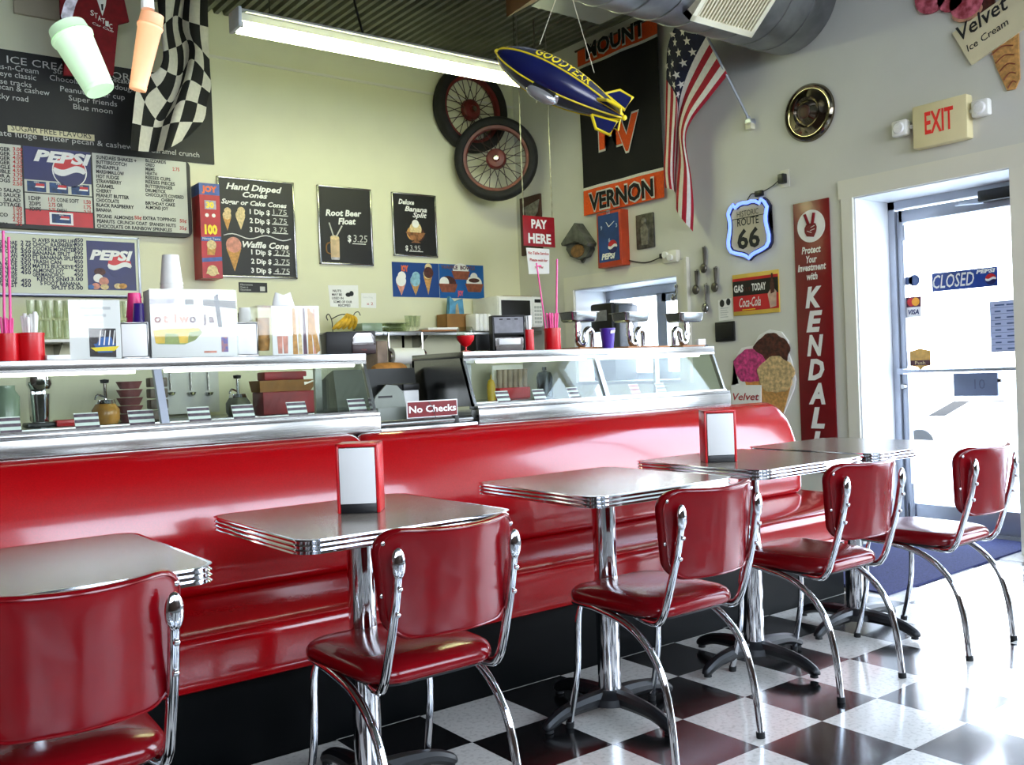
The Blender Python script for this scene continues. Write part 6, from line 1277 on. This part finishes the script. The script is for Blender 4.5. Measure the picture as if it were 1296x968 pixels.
# pay sign on chains
y = 3.83; p = at(682, 293, y=y); r = thing('pay_sign', 'red PAY HERE sign hanging from the ceiling on chains', 'sign', p); c0 = at(662, 274, y=y)-p; c1 = at(703, 313, y=y)-p; w = (c1.x-c0.x)/2; h = (at(682, 274, y=y).z-at(682, 312, y=y).z)/2
m = M(); m.box((-w, -.006, -h), (w, .006, h), mat('sign_crimson', (156, 22, 36), .35, noise=(6, .08)), .003); m.build('plate', r)
m = M(); m.text('PAY', 0, .025, h*.55, WHITE, 'CENTER', w=w*1.0, bold=.04, y=-.007); m.text('HERE', 0, -h*.78, h*.6, WHITE, 'CENTER', w=w*1.45, bold=.04, y=-.007); m.build('lettering', r)
m = M(); m.prism([(-w*.85, -h-.015), (w*.62, -h-.015), (w*.55, -h-.215), (-w*.75, -h-.225)], -.003, .001, PAPER); m.tube([(-w*.3, 0, -h), (-w*.3, 0, -h-.02)], .002, IRON, 6); m.build('paper_tag', r)
m = M(); 
for i, (t, ww) in enumerate((('No Table Service', .21), ('Please wait for', .18), ('your order', .09))): m.text(t, -w*.1, -h-.065-.055*i, .022, REDINK, 'CENTER', w=ww, bold=.02, y=-.004)
m.build('tag_lettering', r)
for x in (-w*.93, w*.9):
    m = M(); zt = ZC-p.z; n = 44
    m.tube([(x, .004*math.sin(i*PI), h+(zt-h)*i/n) for i in range(n+1)], [.003+.004*(i % 2) for i in range(n+1)], mat('chain_pale', (170, 168, 156), .35, .7, noise=(9, .1)), 6); m.build('chain', r)
m = M(); q0 = at(675, 25, z=ZC); n = 30; m.tube([(q0.x, q0.y, ZC-.66*i/n) for i in range(n+1)], [.005+.006*(i % 2) for i in range(n+1)], mat('chain_pale'), 6); tag(m.build('loose_chain'), 'short loose chain hanging from the ceiling above the toy blimp', 'chain')
# US flag on a slanted pole
r = thing('wall_flag', 'American flag draped from a slanted wall pole beside the banner', 'flag', (0, 0, 0))
base = at(950, 155, x=XW-.02); mid = at(905, 66, x=XW-.3); d_ = (mid-base); top = base+d_*2.25
m = M(); m.tube([base, top], .009, ALU, 10); m.build('pole', r); m = M(); m.ball(top, .02, YELLOW, 12, 8); m.build('finial', r)
m = M(); m.cyl(base+Vector((.02, 0, -.0)), base-Vector((.03, 0, 0)), .03, .025, ALU, 14); m.tube([base, base+d_*.09], .016, ALU, 10); m.box(base+Vector((-.03, -.025, -.05)), base+Vector((.02, .025, 0)), mat('bracket_cream', (226, 222, 196), .5, noise=(9, .05)), .005); m.build('bracket', r)
FR, FW, FB = mat('flag_red', (170, 20, 44), .85, noise=(40, .1)), mat('flag_white', (232, 228, 222), .85, noise=(40, .05)), mat('flag_blue', (26, 28, 56), .85, noise=(40, .15))
def spline(P, t):
    n = len(P)-1; i = min(int(t*n), n-1); f = t*n-i; a_, b_ = P[i], P[i+1]; return (a_[0]+(b_[0]-a_[0])*f, a_[1]+(b_[1]-a_[1])*f)
def smp(P, t):
    n = len(P)-1; i = min(int(t*n), n-1); f = t*n-i; p0, p1, p2, p3 = P[max(i-1, 0)], P[i], P[i+1], P[min(i+2, n)]
    return tuple(.5*((2*p1[k])+(p2[k]-p0[k])*f+(2*p0[k]-5*p1[k]+4*p2[k]-p3[k])*f*f+(3*p1[k]-p0[k]-3*p2[k]+p3[k])*f**3) for k in (0, 1))
K0 = [(872, 2), (856, 30), (845, 60), (843, 110), (842, 170), (840, 215), (842, 238)]
K1 = [(884, 22), (866, 55), (855, 95), (856, 130), (853, 180), (852, 220), (854, 243)]
K2 = [(903, 58), (884, 92), (868, 125), (859, 160), (861, 200), (858, 240), (857, 268)]
K3 = [(921, 95), (897, 125), (874, 155), (868, 180), (875, 225), (878, 262), (877, 293)]
KS = [K0, K1, K2, K3]
def flag(u, v):
    q = [smp(K, u) for K in KS]; px, py = smp(q, v)
    hx = (base+d_*(1.9-1.25*v)).x
    x = hx*(1-min(1, u*1.6))+(XW-.16)*min(1, u*1.6)+.035*math.sin(v*11+u*3)*min(1, u*2+.2)
    return at(px, py, x=x)
def fm(u, v):
    if u < .47 and v < 7/13: return FB
    return FR if int(v*13) % 2 == 0 else FW
m = M(); m.grid(flag, 34, 39, fm); m.build('cloth', r, 60)
m = M()
for i in range(5):
    for j in range(4):
        u, v = .05+.09*i, (.6+1.65*j+(.8 if i % 2 else 0))/13
        if v > .5: continue
        c_ = flag(u, v); a_ = flag(u+.02, v)-c_; b_ = flag(u, v+.02)-c_; nn = a_.cross(b_).normalized(); 
        if nn.dot(CP-c_) < 0: nn = -nn
        e1 = a_.normalized(); e2 = nn.cross(e1); c_ = c_+nn*.006
        pts = [c_+(e1*math.cos(t*PI/5)+e2*math.sin(t*PI/5))*(.034 if t % 2 == 0 else .014) for t in range(10)]; m.faces(pts+[c_], [(k, (k+1) % 10, 10) for k in range(10)], FW)
m.build('stars', r)
# checkered flag
r = thing('checkered_flag', 'black and white checkered racing flag hanging over the flavour board', 'flag', (0, 0, 0)); yb = 4.6
CK0, CK1 = mat('flag_black', (12, 12, 13), .85, noise=(40, .2)), mat('flag_grey_white', (206, 202, 190), .85, noise=(40, .05))
LE = [(196, -60), (199, 0), (204, 45), (206, 75), (196, 92), (176, 100), (168, 150), (165, 190)]
MI = [(232, -70), (226, -10), (221, 30), (228, 75), (222, 115), (203, 150), (199, 158), (192, 192)]
MR = [(246, -74), (238, -6), (236, 35), (244, 60), (240, 90), (232, 120), (224, 150), (213, 188)]
RI = [(264, -80), (263, 0), (264, 45), (266, 90), (267, 110), (262, 130), (258, 152), (240, 172)]
NC, NR = 7, 8
def ck(u, v):
    px, py = smp([smp(K, v) for K in (LE, MI, MR, RI)], u); return at(px, py, y=yb-.05*math.sin(u*9+v*2)-.02*math.sin(v*7))
m = M(); sb = 4; m.grid(ck, NC*sb, NR*sb, lambda u, v: CK0 if (int(u*NC)+int(v*NR)) % 2 else CK1); m.build('cloth', r, 60)
m = M(); p0 = ck(0, 0); p1 = ck(1, 0); m.tube([p0-(p1-p0)*.1, p1+(p1-p0)*.1], .012, DWOOD, 8); e = ck(.5, 0); m.tube([e, (e.x, e.y, ZC)], .003, IRON, 6); m.build('staff', r)
# red t-shirt
p = at(118, 40, y=4.72); r = thing('t_shirt', 'dark red t-shirt hanging on the back wall behind the green cup light', 't-shirt', p); k = (p-CP).dot(FWD)/F
ts = [(75, -8), (88, -34), (108, -42), (120, -36), (132, -42), (150, -30), (163, 28), (148, 32), (150, 22), (143, 96), (80, 96), (86, 20), (84, 26), (76, 18)]
Q = [((at(a_, b_, y=4.72)-p).x, (at(a_, b_, y=4.72)-p).z) for a_, b_ in ts]
m = M(); m.prism(Q, -.012, .012, mat('tee_red', (132, 14, 26), .85, noise=(30, .12))); 
m.build('shirt', r)
m = M(); f_ = lambda a_, b_: ((at(a_, b_, y=4.72)-p).x, (at(a_, b_, y=4.72)-p).z)
for i, c_ in enumerate('STATIC'): u = f_(114+4.7*i, 20+3.4*i-.0*i); m.text(c_, u[0], u[1]-.0, .035, WHITE, w=.022, bold=.01, y=-.013)
u = f_(116, 31); m.text('Car Club', u[0], u[1], .016, WHITE, w=.14, rot=-.25, y=-.013); m.build('lettering', r)
m = M(); m.prism([f_(122, 0), f_(134, 0), f_(133, 8), f_(129, 21), f_(126, 12)], -.014, -.012, PAPER); m.prism([f_(127, 6), f_(130, 6), f_(130, 14), f_(128, 14)], -.015, -.014, INK); m.build('printed_patch', r)
# cup lanterns near the camera
def cup_light(name, label, pt, pb, rt, rb, col, ecol, d, es):
    T_, B_ = at(*pt, d=d), at(*pb, d=d); ax = (T_-B_); L = ax.length; q = Vector((0, 0, 1)).rotation_difference(ax.normalized()).to_matrix(); k = d/F
    r = thing(name, label, 'cup light', B_, 0, 'glowing plastic cup lights'); R0, R1 = rb*k, rt*k
    m = M(); m.lathe([(0, .002), (R0*.95, 0), (R0, .004), (R0*1.02, L*.06), (R0*.98, L*.07), (R0*1.02, L*.1), (R1*.97, L*.8), (R1*1.04, L*.81), (R1*1.06, L*.84), (R1, L*.85)], mat(name+'_plastic', col, .45, noise=(14, .08), emit=es, ecol=ecol), n=30, ax=q); m.build('cup', r, 50)
    m = M(); m.lathe([(R1*1.06, L*.85), (R1*.98, L*.87), (R1*.93, L), (R1*.85, L*1.0), (0, L*.99)], mat(name+'_lid', [max(0, c-14) for c in col], .45, noise=(14, .08), emit=es*.6, ecol=ecol), n=30, ax=q); m.build('lid', r, 50)
    return r, q, L, B_
r, q, L, B_ = cup_light('green_cup_light', 'pale green glowing cup light hanging at the top left', (85, 35), (127, 115), 25, 18.5, (206, 236, 200), (206, 250, 200), 1.9, .42)
m = M(); pts = [at(88, 32, d=1.9), at(84, 20, d=1.9), at(88, 5, d=1.9), at(96, -12, d=1.9), at(110, -40, d=1.9)]; 
for i in range(len(pts)-1): pass
w_ = .011
v = []
for i, p_ in enumerate(pts): v += [p_-RGT*w_, p_+RGT*w_]
m.faces(v+[x_+FWD*.003 for x_ in v], [(2*i, 2*i+1, 2*i+3, 2*i+2) for i in range(4)]+[(10+2*i, 12+2*i, 13+2*i, 11+2*i) for i in range(4)], mat('foil_strip', (226, 224, 236), .35, .3, noise=(60, .35)))
for vtx in m.bm.verts: vtx.co = vtx.co-B_
m.build('hanging_strip', r)
r, q, L, B_ = cup_light('orange_cup_light', 'orange glowing cup light hanging right of the green one', (193, 18), (174, 114), 15, 10.5, (248, 176, 140), (255, 190, 130), 2.0, .5)
m = M(); e = at(187, 12, d=2.0)-B_; m.tube([e, e+Vector((0, 0, .06)), e+Vector((.004, 0, .3))], [.014, .012, .008], FOAM, 10); m.build('hanging_socket', r)
# parked car outside
r = thing('parked_car', 'pale parked car seen through the lower door glass', 'car', (at(1235, 520, d=24).x, at(1235, 520, d=24).y, -1.3), math.radians(122))
CB = mat('car_paint', (226, 222, 218), .3, noise=(3, .03), coat=.4)
m = M(); side = [(-2.1, .35), (-2.15, .7), (-1.9, .86), (-1.2, .92), (-.6, 1.36), (.6, 1.38), (1.3, .95), (2.0, .86), (2.15, .6), (2.1, .32)]
m.loft([[(x, y*(1 if z < .95 else .82), z) for x, z in side] for y in (-.85, -.8, .8, .85)], CB); m.build('body', r)
for s_ in (-1, 1): m = M(); m.prism([(-1.05, .93), (-.56, 1.3), (.55, 1.31), (1.15, .96)], s_*.71-.02, s_*.71+.02, mat('car_glass', (22, 24, 28), .1, noise=(3, .1))); m.build('side_window', r)
for x in (-1.35, 1.35):
    for y_ in (-.8, .8): m = M(); m.lathe([(0, -.1), (.3, -.1), (.32, -.06), (.32, .06), (.3, .1), (0, .1)], RUBBER, c=(x, y_, .32), n=26, ax=Matrix.Rotation(PI/2, 3, 'X')); w_o = m.build('wheel', r)
m = M(); m.box((-2.17, -.6, .55), (-2.1, .6, .68), mat('lamp_orange', (226, 120, 50), .4, noise=(6, .1)), .01); m.build('tail_light', r)
